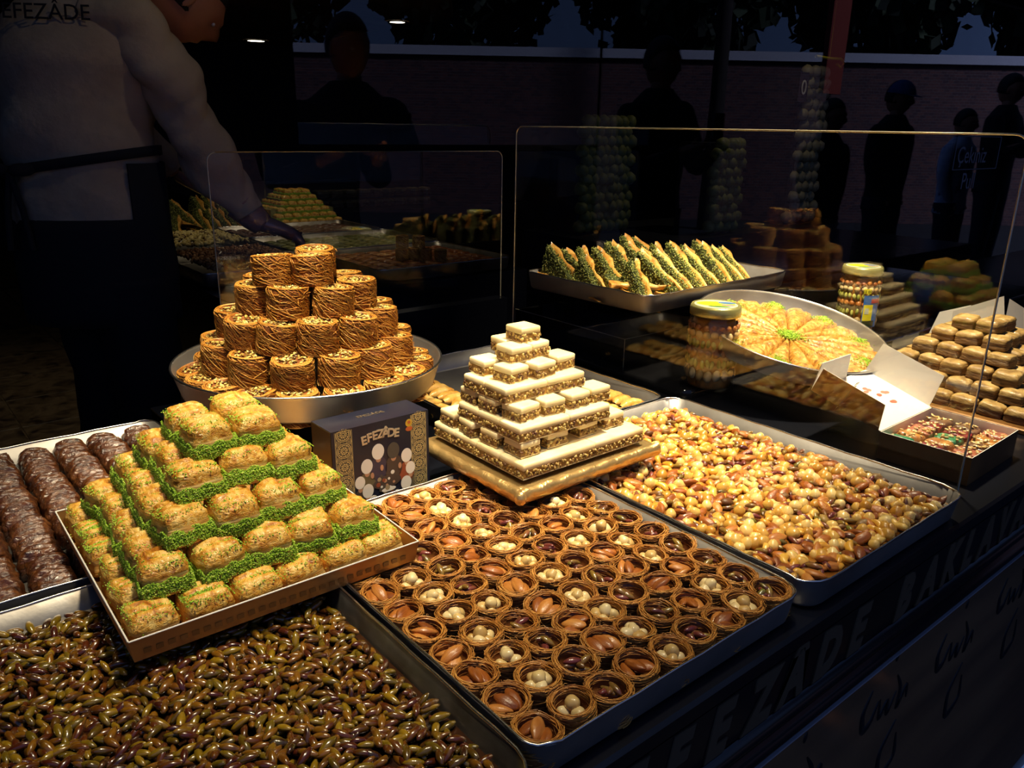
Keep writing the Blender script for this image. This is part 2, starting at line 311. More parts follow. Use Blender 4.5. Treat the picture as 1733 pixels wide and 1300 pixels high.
# ------------------------------------------------------------------ counters
def counter_front():
    mb = MB()
    box(mb, -.9, .395, -1.1995, 4.6, 1.475, -.545); box(mb, -.9, .3955, -1.4395, 4.6, .3995, -1.1995)          # carcass
    box(mb, .40, 1.475, -1.2, 1.285, 1.60, -.545)               # deeper part under the round pan
    bbox(mb, -.9, .385, -.566, 4.6, 1.48, -.541, .004)          # top
    box(mb, .40, 1.48, -.566, 1.285, 1.60, -.541)
    box(mb, -.9, .388, -.636, 4.6, .396, -.568)                 # lettered fascia
    o = link('display_counter', mb.mesh('display_counter', M_navy))
    tag(o, 'long dark navy display counter carrying the front trays', 'counter')
    m2 = MB(); pts = []
    prof = [(.388, -.638), (.380, -.641), (.377, -.648), (.379, -.655), (.384, -.659), (.384, -.664), (.378, -.668), (.374, -.676), (.378, -.684), (.388, -.688)]
    v = [(x, y, z) for x in (-.9, 4.6) for y, z in prof]; n = len(prof)
    m2.add(v, [(i, i + 1, n + i + 1, n + i) for i in range(n - 1)]); link('moulding', m2.mesh('moulding', M_navy), parent=o)
    m3 = MB(); box(m3, -.9, .3775, -.6925, 4.6, .388, -.690); link('metal_strip', m3.mesh('metal_strip', mat('satin_steel', S(210, 214, 230), .45, .6)), parent=o)['label'] = 'thin bright metal strip'
    M_panel = mat('dim_wood_panel', S(120, 92, 66), .5, ramp=[(.3, S(92, 70, 52)), (.7, S(140, 108, 76))], scale=5, detail=6, stretch=(.3, 1, 3), coat=.3)
    m4 = MB(); box(m4, -.9, .381, -1.34, 4.6, .394, -.695); link('lower_panel', m4.mesh('lower_panel', M_panel), parent=o)['label'] = 'dim brown lower panel'
    # brush flourishes printed on the lower panel
    M_ink = mat('black_ink', (.004, .004, .008, 1), .5)
    def stroke(mb, pts, w):
        P = np.array(pts, float); t = np.linspace(0, 1, len(P)); tt = np.linspace(0, 1, 26)
        Q = np.stack([np.interp(tt, t, P[:, k]) for k in (0, 1)], 1)
        for _ in range(3): Q[1:-1] = (Q[:-2] + 2 * Q[1:-1] + Q[2:]) / 4
        T = np.gradient(Q, axis=0); T /= np.linalg.norm(T, axis=1)[:, None] + 1e-9; Nn = np.stack([-T[:, 1], T[:, 0]], 1)
        ww = w * (.25 + np.sin(tt * math.pi) ** .7)[:, None]
        A, B = Q + Nn * ww, Q - Nn * ww; n = len(Q)
        v = [(a[0], .3800, a[1]) for a in A] + [(b[0], .3800, b[1]) for b in B] + [(a[0], .3812, a[1]) for a in A] + [(b[0], .3812, b[1]) for b in B]
        f = [(i, i + 1, n + i + 1, n + i) for i in range(n - 1)] + [(2 * n + i, 2 * n + i + 1, i + 1, i) for i in range(n - 1)] + [(n + i, n + i + 1, 3 * n + i + 1, 3 * n + i) for i in range(n - 1)]
        mb.add(v, f)
    for k in range(9):
        mb = MB(); x, z = .50 + k * .235, -.735 - .01 * (k % 2)
        stroke(mb, [(x, z + .01), (x - .02, z - .02), (x - .012, z - .055), (x + .01, z - .05), (x + .025, z - .02)], .005)
        stroke(mb, [(x + .03, z - .02), (x + .035, z - .06), (x + .055, z - .03), (x + .06, z - .065), (x + .08, z - .03)], .004)
        stroke(mb, [(x + .075, z + .0), (x + .095, z - .03), (x + .09, z - .07), (x + .115, z - .03), (x + .12, z - .06)], .004)
        stroke(mb, [(x + .06, z + .03), (x + .064, z + .045)], .003)
        stroke(mb, [(x + .10, z - .09), (x + .06, z - .13), (x + .07, z - .19), (x + .12, z - .17), (x + .11, z - .12)], .005)
        link('brush_flourish', mb.mesh('brush_flourish', M_ink), parent=o)
    # tan lettering on the fascia
    x = .452
    txt = 'EFEZÂDE BAKLAVALARI'
    adv = {'E': .072, 'F': .07, 'Z': .066, 'Â': .072, 'D': .08, ' ': .052, 'B': .072, 'A': .07, 'K': .07, 'L': .062, 'V': .066, 'R': .07, 'I': .045}
    for ch in txt:
        if ch != ' ':
            lo = text('letter', ch, .084, M_letter, (x, .3872, -.632), (math.radians(90), 0, 0), o, .3, .0008, .0045); lo.scale = (.82, 1, 1)
        x += adv[ch]
    return o
counter_front()

def tray(x0, y0, x1, y1, label, zt=-.50, depth=.04, r=.028, m=None, group=None, rz=0, name='baking_tray', flare=.006, cat='tray', rim=.0016):
    m = m or M_tray; cx, cy = (x0 + x1) / 2, (y0 + y1) / 2; a, b = (x1 - x0) / 2, (y1 - y0) / 2
    mb = MB(); t = .0016; d = depth
    def rg(i, z): return [(x, y, z) for x, y in rrect(-a + i, -b + i, a - i, b - i, max(r - i, .004), 6)]
    ringstack(mb, [rg(flare + .004, -d), rg(flare + .0, -d + .004), rg(0, -.002), rg(0, 0), rg(t, 0), rg(flare + t, -d + .005), rg(flare + .004 + t, -d + t)], cap0=True, cap1=True)
    o = link(name, mb.mesh(name, m), (cx, cy, zt), (0, 0, rz)); tag(o, label, cat, group)
    rb = MB(); P = rg(.0005, 0); P = P + [P[0], P[1]]
    P = [(x + .0006 * math.sin(x * 60 + i), y + .0006 * math.sin(y * 55 + i * .3), z + .0008 * math.sin(i * 1.3)) for i, (x, y, z) in enumerate(P)]
    Q = []
    for i in range(len(P) - 2):
        p, q = np.array(P[i]), np.array(P[i + 1]); n = max(1, int(np.linalg.norm(q - p) / .03))
        Q += [tuple(p + (q - p) * k / n) for k in range(n)]
    Q = Q + [Q[0]]; Q = [(x, y, z + .0007 * math.sin(i * 2.1)) for i, (x, y, z) in enumerate(Q[:-1])]; Q.append(Q[0])
    tube(rb, Q, rim, 6); link('rolled_rim', rb.mesh('rolled_rim', M_rim), parent=o)
    return o

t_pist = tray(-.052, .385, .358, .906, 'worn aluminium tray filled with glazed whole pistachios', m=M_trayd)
t_choc = tray(-.052, .925, .356, 1.420, 'aluminium tray of dark chocolate pastries beside the green pyramid')
t_nest = tray(.3665, .398, .776, .906, 'square aluminium tray holding the nut-filled pastry nests')
t_nut = tray(.788, .393, 1.205, .948, 'aluminium tray of mixed glazed nuts at the counter edge', r=.034)
t_roll = tray(.792, .955, 1.192, 1.462, 'aluminium tray of golden crescent pastries behind the white nougat')

# ------------------------------------------------------------------ nut shapes (unit meshes in metres)
def pist_v(s):
    v = s[0].copy(); L = v[:, 0].copy(); v = v * (.0104, .0040, .0034)
    v[:, 1] *= 1 - .35 * L ** 2; v[:, 2] *= 1 - .2 * L; v[:, 2] += .0006 * np.cos(L * 2); return v
def alm_v(s):
    v = s[0].copy(); L = v[:, 0].copy(); v = v * (.0155, .0082, .0052); k = 1 - .38 * np.clip(L, 0, 1) ** 1.5 - .1 * np.clip(-L, 0, 1)
    v[:, 1] *= k; v[:, 2] *= k; return v
def haz_v(s):
    v = s[0].copy(); L = v[:, 2].copy(); v = v * .0086; v[:, :2] *= (1 + .06 * np.cos(3 * L))[:, None]; v[:, 2] *= np.where(L > .8, 1.2, 1.0); return v
def cash_v(s):
    v = s[0].copy(); L = v[:, 0].copy(); r = .0056 * (1 + .18 * L); a = L * 1.35
    R = .0092; return np.stack([(R + v[:, 1] * r) * np.sin(a), (R + v[:, 1] * r) * np.cos(a) - R * .7, v[:, 2] * r * .9], 1)
def wal_v(s):
    v = s[0].copy(); n = 1 + .22 * vnoise(v, 5.0, 3); return v * n[:, None] * (.0105, .0080, .0055)
def nutmesh(name, vf, s, m):
    mb = MB(); addsph(mb, np.eye(3), (0, 0, 0), s, 0, vf(s)); return mb.mesh(name, m)
N_p, N_a, N_h, N_c, N_w = (nutmesh(n, f, SPH_L if n != 'hazelnut' else SPH_L, m_) for n, f, m_ in (('pistachio', pist_v, M_pistm), ('almond', alm_v, M_almond), ('hazelnut', haz_v, M_hazel), ('cashew', cash_v, M_cashew), ('walnut', wal_v, M_nutbit)))
S9 = sphere(9, 6)
def rrot(tilt=.35): return rot3(rng.uniform(-math.pi, math.pi) if tilt > 1 else rng.normal(0, tilt), rng.normal(0, min(tilt, .5)), 0)
def euler_of(Mx): return Matrix(Mx.tolist()).to_euler()

def in_frame(x, y, z, pad=40):
    d = Vector((x, y, z)); u, v, q = d.dot(R_), d.dot(U_), d.dot(F_)
    if q < .02: return False
    a, b = 866.5 + 1348.2 * u / q, 650 - 1348.2 * v / q
    return -pad < a < 1733 + pad and -pad < b < 1300 + pad

def nut_field(parent_label, cat, x0, y0, x1, y1, zb, zf, kinds, weights, step, base_m, name, hide=None, n_parts=300):
    """a slab of glazed nuts: the nearest ones are parts, the others one joined part"""
    mb = MB(); cx, cy = (x0 + x1) / 2, (y0 + y1) / 2
    ringstack(mb, [[(x - cx, y - cy, z) for x, y in rrect(x0, y0, x1, y1, .025)] for z in (zb, zf - .004)])
    o = link(name, mb.mesh(name, base_m), (cx, cy, 0)); tag(o, parent_label, cat)
    mg = .0115 if len(kinds) == 1 else .0165; nx, ny = int((x1 - x0) / step), int((y1 - y0) / step); items = []
    for i in range(nx + 1):
        for j in range(ny + 1):
            x = x0 + mg + (x1 - x0 - 2 * mg) * i / nx + rng.uniform(-.5, .5) * step; y = y0 + mg + (y1 - y0 - 2 * mg) * j / ny + rng.uniform(-.5, .5) * step
            ex_, ey_ = min(x - x0, x1 - x), min(y - y0, y1 - y)
            if ex_ < .028 and ey_ < .028 and math.hypot(.028 - ex_, .028 - ey_) > .021: continue
            x = min(max(x, x0 + mg * .8), x1 - mg * .8); y = min(max(y, y0 + mg * .8), y1 - mg * .8)
            if hide and hide(x, y): continue
            k = rng.choice(len(kinds), p=weights); items.append((x, y, zf + rng.uniform(-.003, .0045) + .003 * vnoise(np.array([x, y, 0]), 30), k))
    vis = [it for it in items if in_frame(it[0], it[1], it[2], -12)]
    vis.sort(key=lambda t: t[0] * F_[0] + t[1] * F_[1] + t[2] * F_[2])
    near = set(id(t) for t in vis[:n_parts])
    st = MB(); st_m = [k[2] for k in kinds]
    for it in items:
        x, y, z, k = it; kd = kinds[k]; Rm = rot3(0, 0, rng.uniform(0, 6.28)) @ rot3(rng.normal(0, .5), rng.normal(0, .28), 0); s = rng.uniform(.85, 1.15)
        if id(it) in near:
            link(kd[0], kd[3], (x - cx, y - cy, z), euler_of(Rm), o, s)
        elif in_frame(x, y, z, 260):
            addsph(st, Rm * s, (x - cx, y - cy, z), kd[4], k, kd[1](kd[4]))
    so = link('loose_nuts', st.mesh('loose_nuts', st_m), parent=o); so['kind'] = 'stuff'
    return o
def km(name, vf, m): mb = MB(); addsph(mb, np.eye(3), (0, 0, 0), S9, 0, vf(S9)); return mb.mesh(name, m)
K_pist = [('pistachio', pist_v, M_pist, km('glazed_pistachio', pist_v, M_pist), S9)]
nut_field('dark glossy bed of glazed whole pistachios in the nearest tray', 'pistachio sweet', -.044, .393, .350, .898, -.538, -.5215, K_pist, [1], .0090, M_syrup, 'pistachio_slab')
K_mix = [('hazelnut', haz_v, M_hazelg, km('glazed_hazelnut', haz_v, M_hazelg), S9), ('almond', alm_v, M_almond, km('glazed_almond', alm_v, M_almond), S9),
         ('cashew', cash_v, M_cashew, km('glazed_cashew', cash_v, M_cashew), S9), ('pistachio', pist_v, M_pistm, km('purple_pistachio', pist_v, M_pistm), S9), ('walnut', wal_v, M_nutbit, km('walnut_piece', wal_v, M_nutbit), S9)]
nut_field('caramelised bed of hazelnuts, almonds, cashews and pistachios in the front tray', 'nut sweet', .797, .401, 1.196, .940, -.538, -.517, K_mix, [.25, .24, .17, .29, .05], .0128, M_syrupl, 'mixed_nut_slab')

# ------------------------------------------------------------------ pastry nests
def strand_ring(mb, r, z0, z1, rr, n, seg=9, thick=.00045, mat_=0, rnd=rng, zt=.1):
    for _ in range(n):
        a0 = rnd.uniform(0, 2 * math.pi); span = rnd.uniform(.7, 2.2); a = np.linspace(a0, a0 + span, seg)
        r0 = r + rnd.uniform(-rr, rr) + rnd.uniform(-.0012, .0012) * np.sin(np.linspace(0, rnd.uniform(2, 6), seg) + rnd.uniform(0, 6))
        z = rnd.uniform(z0, z1) + rnd.uniform(-.5, .5) * (z1 - z0) * .5 * np.linspace(-1, 1, seg) + rnd.uniform(-.001, .001) * np.sin(np.linspace(0, 5, seg))
        z = np.clip(z, z0, z1 + .0015)
        tube(mb, np.stack([r0 * np.cos(a), r0 * np.sin(a), z], 1), thick, 3, mat_)
nest_meshes = []
for k in range(4):
    mb = MB()
    lathe(mb, [(0, -.031), (.0175, -.031), (.0212, -.022), (.0214, -.006), (.0206, -.0012), (.0190, -.0016), (.0178, -.010), (.0158, -.0205), (0, -.022)], 28, 1)
    strand_ring(mb, .0218, -.030, -.001, .0012, 105); strand_ring(mb, .0202, -.004, .0020, .0024, 110, 9, .00055); strand_ring(mb, .0180, -.018, -.003, .0005, 30)
    for _ in range(16):   # stray ends
        a = rng.uniform(0, 6.28); r = .021; b = a + rng.uniform(-.6, .6)
        tube(mb, [(r * math.cos(a), r * math.sin(a), 0), ((r + .002) * math.cos((a + b) / 2), (r + .002) * math.sin((a + b) / 2), .003), ((r + .003) * math.cos(b), (r + .003) * math.sin(b), .001)], .0003, 3)
    nest_meshes.append(mb.mesh('pastry_nest', [M_strandr, M_nestcup]))
COLN = ['first', 'second', 'third', 'fourth', 'fifth', 'sixth', 'seventh', 'eighth', 'ninth', 'tenth', 'eleventh', 'twelfth', 'thirteenth', 'fourteenth', 'fifteenth', 'sixteenth', 'seventeenth', 'eighteenth']
def fill_nest(o, kind):
    spots = []
    if kind == 'hazelnut':
        n = rng.choice([4, 5, 5, 6])
        for i in range(n):
            a = i * 6.283 / (n - 1) + rng.uniform(-.3, .3); r = .0088 if i < n - 1 else .001
            link('hazelnut', N_h, (r * math.cos(a), r * math.sin(a), -.0095 + (.0065 if i == n - 1 else 0) + rng.uniform(-.001, .004)), (rng.uniform(-1, 1), rng.uniform(-1, 1), rng.uniform(0, 6)), o, rng.uniform(.72, .86))
    elif kind == 'almond':
        a0 = rng.uniform(0, 6.28)
        for i in range(3):
            a = a0 + i * .35; off = (i - 1) * .0082
            link('almond', N_a, (-off * math.sin(a0), off * math.cos(a0), -.0075 + .004 * (i == 1) + rng.uniform(0, .003)), (rng.uniform(-.8, .8), rng.uniform(-.4, .4), a + rng.uniform(-.3, .3)), o, rng.uniform(.86, .98))
    else:
        for i in range(8):
            a = rng.uniform(0, 6.28); r = rng.uniform(0, .0095)
            link('pistachio', N_p, (r * math.cos(a), r * math.sin(a), -.0130 + .0016 * i), (rng.uniform(-.8, .8), rng.uniform(-.5, .5), rng.uniform(0, 6.28)), o, rng.uniform(.85, 1.0))
KN = ['almond', 'hazelnut', 'pistachio']
NW, NL = .0447, .0452
for c in range(9):
    for r in range(11):
        x = .3695 + (c + .5) * NW + rng.normal(0, .0008); y = .4035 + (r + .5) * NL + rng.normal(0, .0010) + (.006 if c % 2 else 0) * (r < 10)
        if x < .455 and y > .72 and y < .72 and False: continue
        k = KN[c % 3]
        if rng.rand() < .10: k = KN[rng.randint(3)]
        o = link('pastry_nest', nest_meshes[rng.randint(4)], (x, y, -.5045 + rng.uniform(-.0015, .0015)), (rng.normal(0, .06), rng.normal(0, .06), rng.uniform(0, 6.28)), None, (rng.uniform(.99, 1.08), rng.uniform(.99, 1.08), rng.uniform(.95, 1.05)))
        tag(o, f'pastry nest of {k}s, {COLN[c]} file from the pistachio tray, {COLN[r]} from the front rim', 'pastry nest', 'nut-filled pastry nests')
        fill_nest(o, k)

# ------------------------------------------------------------------ baklava squares with green crumbs
def puff_mesh(name, a, b, h, seed, m, puff=.006, n=10, wr=.0012, flat=False, wave=(0, 0)):
    """a baked square: domed, wrinkled top over layered sides"""
    mb = MB(); k = 4 * n; zs = np.array([0, .12, .3, .48, .62, .76, .88, .96]) * h
    def ring(sc, z, rr=.12):
        pts = []
        for i in range(k):
            t = i / k * 4; side = int(t); u = (t - side) * 2 - 1
            p = [(u, -1), (1, u), (-u, 1), (-1, -u)][side]
            q = np.array(p, float); l = np.linalg.norm(q); q = q * (1 - rr * max(0, l - 1) / .414 * .9)
            pts.append((q[0] * a * sc, q[1] * b * sc, z))
        return np.array(pts)
    rings = []
    for j, z in enumerate(zs):
        sc = 1 - (.0 if j < 5 else [.0, .015, .05, .12][min(j - 4, 3)])
        R0 = ring(sc, z); nn = vnoise(R0, 160, seed)[:, None] * wr * .8 + (.0007 * math.sin(j * 2.4 + seed))
        d = R0[:, :2] / (np.linalg.norm(R0[:, :2], axis=1)[:, None] + 1e-9); R0[:, :2] += d * nn; rings.append(R0)
    for s_ in (.78, .6, .42, .24, .08):
        R0 = ring(s_, h, .12 * s_); e = (1 - s_ ** 2); R0[:, 2] = h * .97 + puff * e; R0[:, 2] += wr * (vnoise(R0, 130, seed + 1) + .9 * np.sin(R0[:, 0] * wave[0] + R0[:, 1] * wave[1] + seed + 2 * vnoise(R0, 60, seed))); rings.append(R0)
    nr = len(rings); v = np.concatenate(rings + [np.array([[0, 0, rings[-1][:, 2].mean()]])])
    f = [(j * k + i, j * k + (i + 1) % k, (j + 1) * k + (i + 1) % k, (j + 1) * k + i) for j in range(nr - 1) for i in range(k)]
    f = np.array(f); top = f[4 * k:] ; side = f[:4 * k]
    mb.add(v, top, 0); n0 = 0
    mb.f.append(side); mb.m.append(1); mb.sm.append(True)
    mb.f.append(np.array([((nr - 1) * k + i, (nr - 1) * k + (i + 1) % k, nr * k) for i in range(k)])); mb.m.append(0); mb.sm.append(True)
    mb.f.append(np.array([[k - 1 - i for i in range(k)]])); mb.m.append(1); mb.sm.append(False)
    return mb.mesh(name, m if isinstance(m, list) else [m, m])
OCT = (np.array([(1, 0, 0), (-1, 0, 0), (0, 1, 0), (0, -1, 0), (0, 0, 1), (0, 0, -1)], float), np.array([(0, 2, 4), (2, 1, 4), (1, 3, 4), (3, 0, 4), (2, 0, 5), (1, 2, 5), (3, 1, 5), (0, 3, 5)]))
def crumbs_mesh(name, P, s=.00075, m=None):
    mb = MB(); n = len(P); P = np.asarray(P)
    sc = rng.uniform(.6, 1.4, (n, 1, 1)) * s; a = rng.uniform(0, 6.28, n); ca, sa = np.cos(a), np.sin(a)
    V = OCT[0][None] * sc * rng.uniform(.6, 1.3, (n, 1, 3)); V = np.stack([V[..., 0] * ca[:, None] - V[..., 1] * sa[:, None], V[..., 0] * sa[:, None] + V[..., 1] * ca[:, None], V[..., 2]], -1) + P[:, None]
    F = OCT[1][None] + (np.arange(n) * 6)[:, None, None]
    mb.add(V.reshape(-1, 3), F.reshape(-1, 3), 0, False); return mb.mesh(name, m or M_green)
PA, PH = .0252, .037
bak_meshes = [puff_mesh('baklava_square', PA, PA, PH * .93, s, [M_pastry, M_flaky], .0072, 14, .0021, wave=(60 if s % 2 else -50, 520)) for s in range(6)]
bakb_meshes = [puff_mesh('baklava_square', PA, PA, PH * .85, s + 9, [M_pastry, M_flaky], .0065, 14, .0019, wave=(40, 520)) for s in range(3)]
def band_crumbs(sides, n, top_n, z0=.001, z1=.0185, a=PA):
    P = []
    for _ in range(n):
        sd = sides[rng.randint(len(sides))]; u = rng.uniform(-1, 1) * a; z = z0 + (z1 - z0) * rng.rand() ** .8 + .0018 * math.sin(u * 300); o_ = a + rng.uniform(-.0002, .0026) * (1 if z < .015 else .5)
        P.append({'x-': (-o_, u, z), 'x+': (o_, u, z), 'y-': (u, -o_, z), 'y+': (u, o_, z)}[sd])
    cx, cy = rng.uniform(-.6, .6, 2) * a
    for _ in range(top_n):
        x, y = (rng.normal(cx, .012), rng.normal(cy, .012)) if rng.rand() < .6 else rng.uniform(-a, a, 2)
        if abs(x) > a * .97 or abs(y) > a * .97: continue
        e = max(abs(x), abs(y)) / a; z = PH * .93 * .97 + .0052 * (1 - e ** 2) + .0002 - (.0035 * max(0, e - .85) / .15)
        P.append((x, y, z))
    return P
cr_band = [crumbs_mesh('pistachio_crumbs', band_crumbs(['x-', 'y-', 'x-', 'y-', 'y+', 'x+'], 5200, 700)) for _ in range(3)]
def drop(P, d): return [(x, y, z - d) if z > .02 else (x, y, z) for x, y, z in P]
cr_top = [crumbs_mesh('pistachio_crumbs', drop(band_crumbs(['x-', 'y-'], 10, t_), PH * .075)) for t_ in (900, 1300, 500)]

def card_tray(name, cx, cy, zb, a, b, h, rz, m, label, cat, inner=None):
    mb = MB(); t = .0012
    def rg(i, z): return [(x, y, z) for x, y in ((-a + i, -b + i), (a - i, -b + i), (a - i, b - i), (-a + i, b - i))]
    ringstack(mb, [rg(.004, 0), rg(0, h), rg(t, h), rg(.004 + t, t)], smooth=False)
    o = link(name, mb.mesh(name, m), (cx, cy, zb), (0, 0, rz)); tag(o, label, cat)
    rb = MB(); q = rg(t / 2, h); 
    for i in range(4): tube(rb, [q[i], q[(i + 1) % 4]], .0011, 4)
    link('paper_edge', rb.mesh('paper_edge', M_white), parent=o); return o
GC = (.299, .893); GR = -.01
gt = card_tray('cake_tray', GC[0], GC[1], -.4985, .163, .170, .026, GR, M_goldcard, 'shallow gold cardboard tray under the green-crumbed baklava pyramid', 'cardboard tray')
# faint printed border on the front wall
pb = MB()
for i in range(26): box(pb, -.15 + i * .0115, -.1703 + .0012, .008, -.15 + i * .0115 + .007, -.1696 + .001, .013)
link('printed_border', pb.mesh('printed_border', M_kraft), parent=gt)
LAYW = ['bottom', 'second', 'third', 'fourth', 'top']
def ring_cells(n):
    for i in range(n):
        for j in range(n):
            if i in (0, n - 1) or j in (0, n - 1) or n <= 2: yield i, j
SP = .0528
for L_ in range(5):
    n = 6 - L_; ex = n * SP / 2
    for i, j in ring_cells(n):
        if L_ < 2 and not (i == 0 or j == 0): continue
        if L_ == 2 and i > 1 and j > 1: continue
        x = -ex + (i + .5) * SP + rng.normal(0, .0018); y = -ex + (j + .5) * (SP * 1.03) + rng.normal(0, .0018)
        z = -.4965 + (0 if L_ == 0 else .0325 + (L_ - 1) * .0355)
        wx, wy = GC[0] + x * math.cos(GR) - y * math.sin(GR), GC[1] + x * math.sin(GR) + y * math.cos(GR)
        base = L_ == 0
        o = link('baklava_square', (bakb_meshes if base else bak_meshes)[rng.randint(3 if base else 6)], (wx, wy, z), (rng.normal(0, .07), rng.normal(0, .06), GR + rng.normal(0, .09)), None, (rng.uniform(.96, 1.05), rng.uniform(.96, 1.03), rng.uniform(.96, 1.04)))
        face = f'{COLN[i]} from the left of the front face' if j == 0 else (f'{COLN[j]} from the front corner on the left face' if i == 0 else f'{COLN[i]} along and {COLN[j]} back')
        tag(o, ('plain-sided' if base else 'green-crumbed') + f' baklava square, {LAYW[L_]} layer, {face}', 'baklava', 'green baklava pyramid')
        c_ = link('pistachio_crumbs', (cr_top if base else cr_band)[rng.randint(3)], parent=o); c_['kind'] = 'stuff'

# ------------------------------------------------------------------ chocolate pastries
ch_meshes = [puff_mesh('chocolate_pastry', (.0245), .0134, .026, s + 20, [M_choc, M_choc], .0105, 12, .0022, wave=(90, 500)) for s in range(4)]
for c in range(7):
    for r in range(16):
        x = .322 - c * .0525; y = .950 + r * .0298
        if not in_frame(x, y, -.51, 260) or (x > .19 and y < 1.0): continue
        o = link('chocolate_pastry', ch_meshes[rng.randint(4)], (x + rng.normal(0, .0015), y + rng.normal(0, .001), -.537), (rng.normal(0, .05), rng.normal(0, .05), rng.normal(0, .05)), None, rng.uniform(.97, 1.05))
        tag(o, f'brown chocolate pastry, {COLN[c]} row from the round pan side, {COLN[15 - r]} from the back rim', 'chocolate pastry', 'chocolate pastries in the left tray')

# ------------------------------------------------------------------ round pan of kadayif rolls
def round_pan(name, R, depth, label, loc, rot=(0, 0, 0), m=None, cat='pan'):
    mb = MB(); lathe(mb, [(0, -depth), (R * .93, -depth), (R * .945, -depth + .004), (R - .001, -.003), (R + .0012, -.001), (R + .001, .001), (R - .0015, .001), (R - .003, -.003), (R * .93, -depth + .005), (R * .91, -depth + .002), (0, -depth + .002)], 96, 0)
    o = link(name, mb.mesh(name, m or M_tray), loc, rot); tag(o, label, cat)
    rb = MB(); a = np.linspace(0, 2 * math.pi, 97); tube(rb, np.stack([R * np.cos(a), R * np.sin(a), a * 0], 1), .002, 6); link('rolled_rim', rb.mesh('rolled_rim', M_rim), parent=o)
    return o
PC = (.574, 1.232)
round_pan('round_pan', .223, .045, 'large round aluminium pan piled with shredded pastry rolls', (PC[0], PC[1], -.38))
mb = MB(); lathe(mb, [(0, -.541), (.15, -.541), (.15, -.430), (.17, -.427), (.17, -.4255), (0, -.4255)], 40, 0, (PC[0], PC[1], 0)); o = link('pan_stand', mb.mesh('pan_stand', M_navy)); tag(o, 'black round stand under the large round pan', 'stand')

RR, RH = .0322, .048
roll_meshes = []
for k in range(4):
    mb = MB()
    lathe(mb, [(0, 0), (RR * .93, 0), (RR * .985, .003), (RR * .985, RH - .005), (RR * .93, RH - .001), (RR * .74, RH - .0005), (RR * .70, RH - .0028), (0, RH - .0025)], 30, 1)
    n = 240
    sgn = 1
    for _ in range(n):    # slanting strands round the side
        a0 = rng.uniform(0, 6.28); z0 = rng.uniform(0, RH); span = rng.uniform(.5, 1.5); rise = rng.uniform(-.035, -.006) if rng.rand() < .8 else rng.uniform(-.01, .012); sg = 8
        a = np.linspace(a0, a0 + span, sg); z = z0 + np.linspace(-.5, .5, sg) * rise + .001 * np.sin(np.linspace(0, rng.uniform(2, 7), sg)); z = np.clip(z, .0003, RH)
        r = RR * 1.0 + rng.uniform(-.0006, .0008) + .0004 * np.sin(a * 7) - .002 * np.clip((z - RH + .004) / .004, 0, 1); tube(mb, np.stack([r * np.cos(a), r * np.sin(a), z], 1), .00055, 3, 0)
    for _ in range(95):   # rim ring
        a0 = rng.uniform(0, 6.28); sg = 8; a = np.linspace(a0, a0 + rng.uniform(.5, 1.6), sg); r = RR * rng.uniform(.73, .97) + .0006 * np.sin(a * 5); tube(mb, np.stack([r * np.cos(a), r * np.sin(a), np.full(sg, RH - .0008 + rng.uniform(0, .0014))], 1), .0005, 3, 0)
    for _ in range(9):    # stray ends
        a = rng.uniform(0, 6.28); z = rng.uniform(.01, RH); d = rng.uniform(-.35, .35)
        tube(mb, [(RR * math.cos(a), RR * math.sin(a), z), ((RR + .003) * math.cos(a + d / 2), (RR + .003) * math.sin(a + d / 2), z + rng.uniform(-.002, .004)), ((RR + .004) * math.cos(a + d), (RR + .004) * math.sin(a + d), z + rng.uniform(-.006, .003))], .00035, 3, 0)
    me = mb.mesh('kadayif_roll', [M_strand, M_strandbase])
    ct = MB()
    for _ in range(64):
        r = RR * .70 * math.sqrt(rng.rand()); a = rng.uniform(0, 6.28); Rm = rot3(rng.normal(0, .4), rng.normal(0, .3), rng.uniform(0, 6.28)); addsph(ct, Rm * np.array([.0034, .0021, .0012]) * 1.0, (r * math.cos(a), r * math.sin(a), RH - .0012 + rng.uniform(0, .0013)), SPH_S)
    roll_meshes.append((me, ct.mesh('pistachio_filling', M_choppist)))
D = math.radians
tiers = [(-.385, .176, [156, 177, 197, 217, 240, 262, 284, 306, 326, 346, 6, 28, 50, 72, 94, 116, 136], 'base'),
         (-.3385, .146, [146, 174, 204, 232, 260, 289, 318, 345, 12, 40, 68, 94, 120], 'second'),
         (-.2915, .118, [150, 187, 222, 253, 284, 318, 352, 30, 70, 110], 'third'),
         (-.2445, .084, [174, 226, 272, 322, 15, 70, 120], 'fourth'),
         (-.1975, .040, [268, 190, 60], 'top')]
for ti, (zt, r, angs, nm) in enumerate(tiers):
    for ai, a in enumerate(angs):
        aa = D(a + rng.normal(0, 1.5)); rr = r + rng.normal(0, .0015)
        me, ct = roll_meshes[rng.randint(4)]
        x, y = PC[0] + rr * math.cos(aa), PC[1] + rr * math.sin(aa)
        if ti == 4: x, y = [(.563, 1.180), (.512, 1.215), (.600, 1.245)][ai]
        o = link('kadayif_roll', me, (x, y, zt - RH), (rng.normal(0, .07), rng.normal(0, .07), rng.uniform(0, 6.28)), None, (1, 1, rng.uniform(.98, 1.03)))
        k = sum(1 for q in angs if (q - 150) % 360 < (a - 150) % 360)
        tag(o, f'shredded pastry roll, {nm} tier of the round pan pile, {COLN[k]} counter-clockwise from the left', 'kadayif roll', 'shredded pastry rolls in the round pan')
        c_ = link('pistachio_filling', ct, parent=o); c_['kind'] = 'stuff'
for dx, dy in ((0, 0), (.06, .0), (-.06, 0), (0, .065), (0, -.065)):   # rolls that carry the upper tiers are hidden inside
    pass

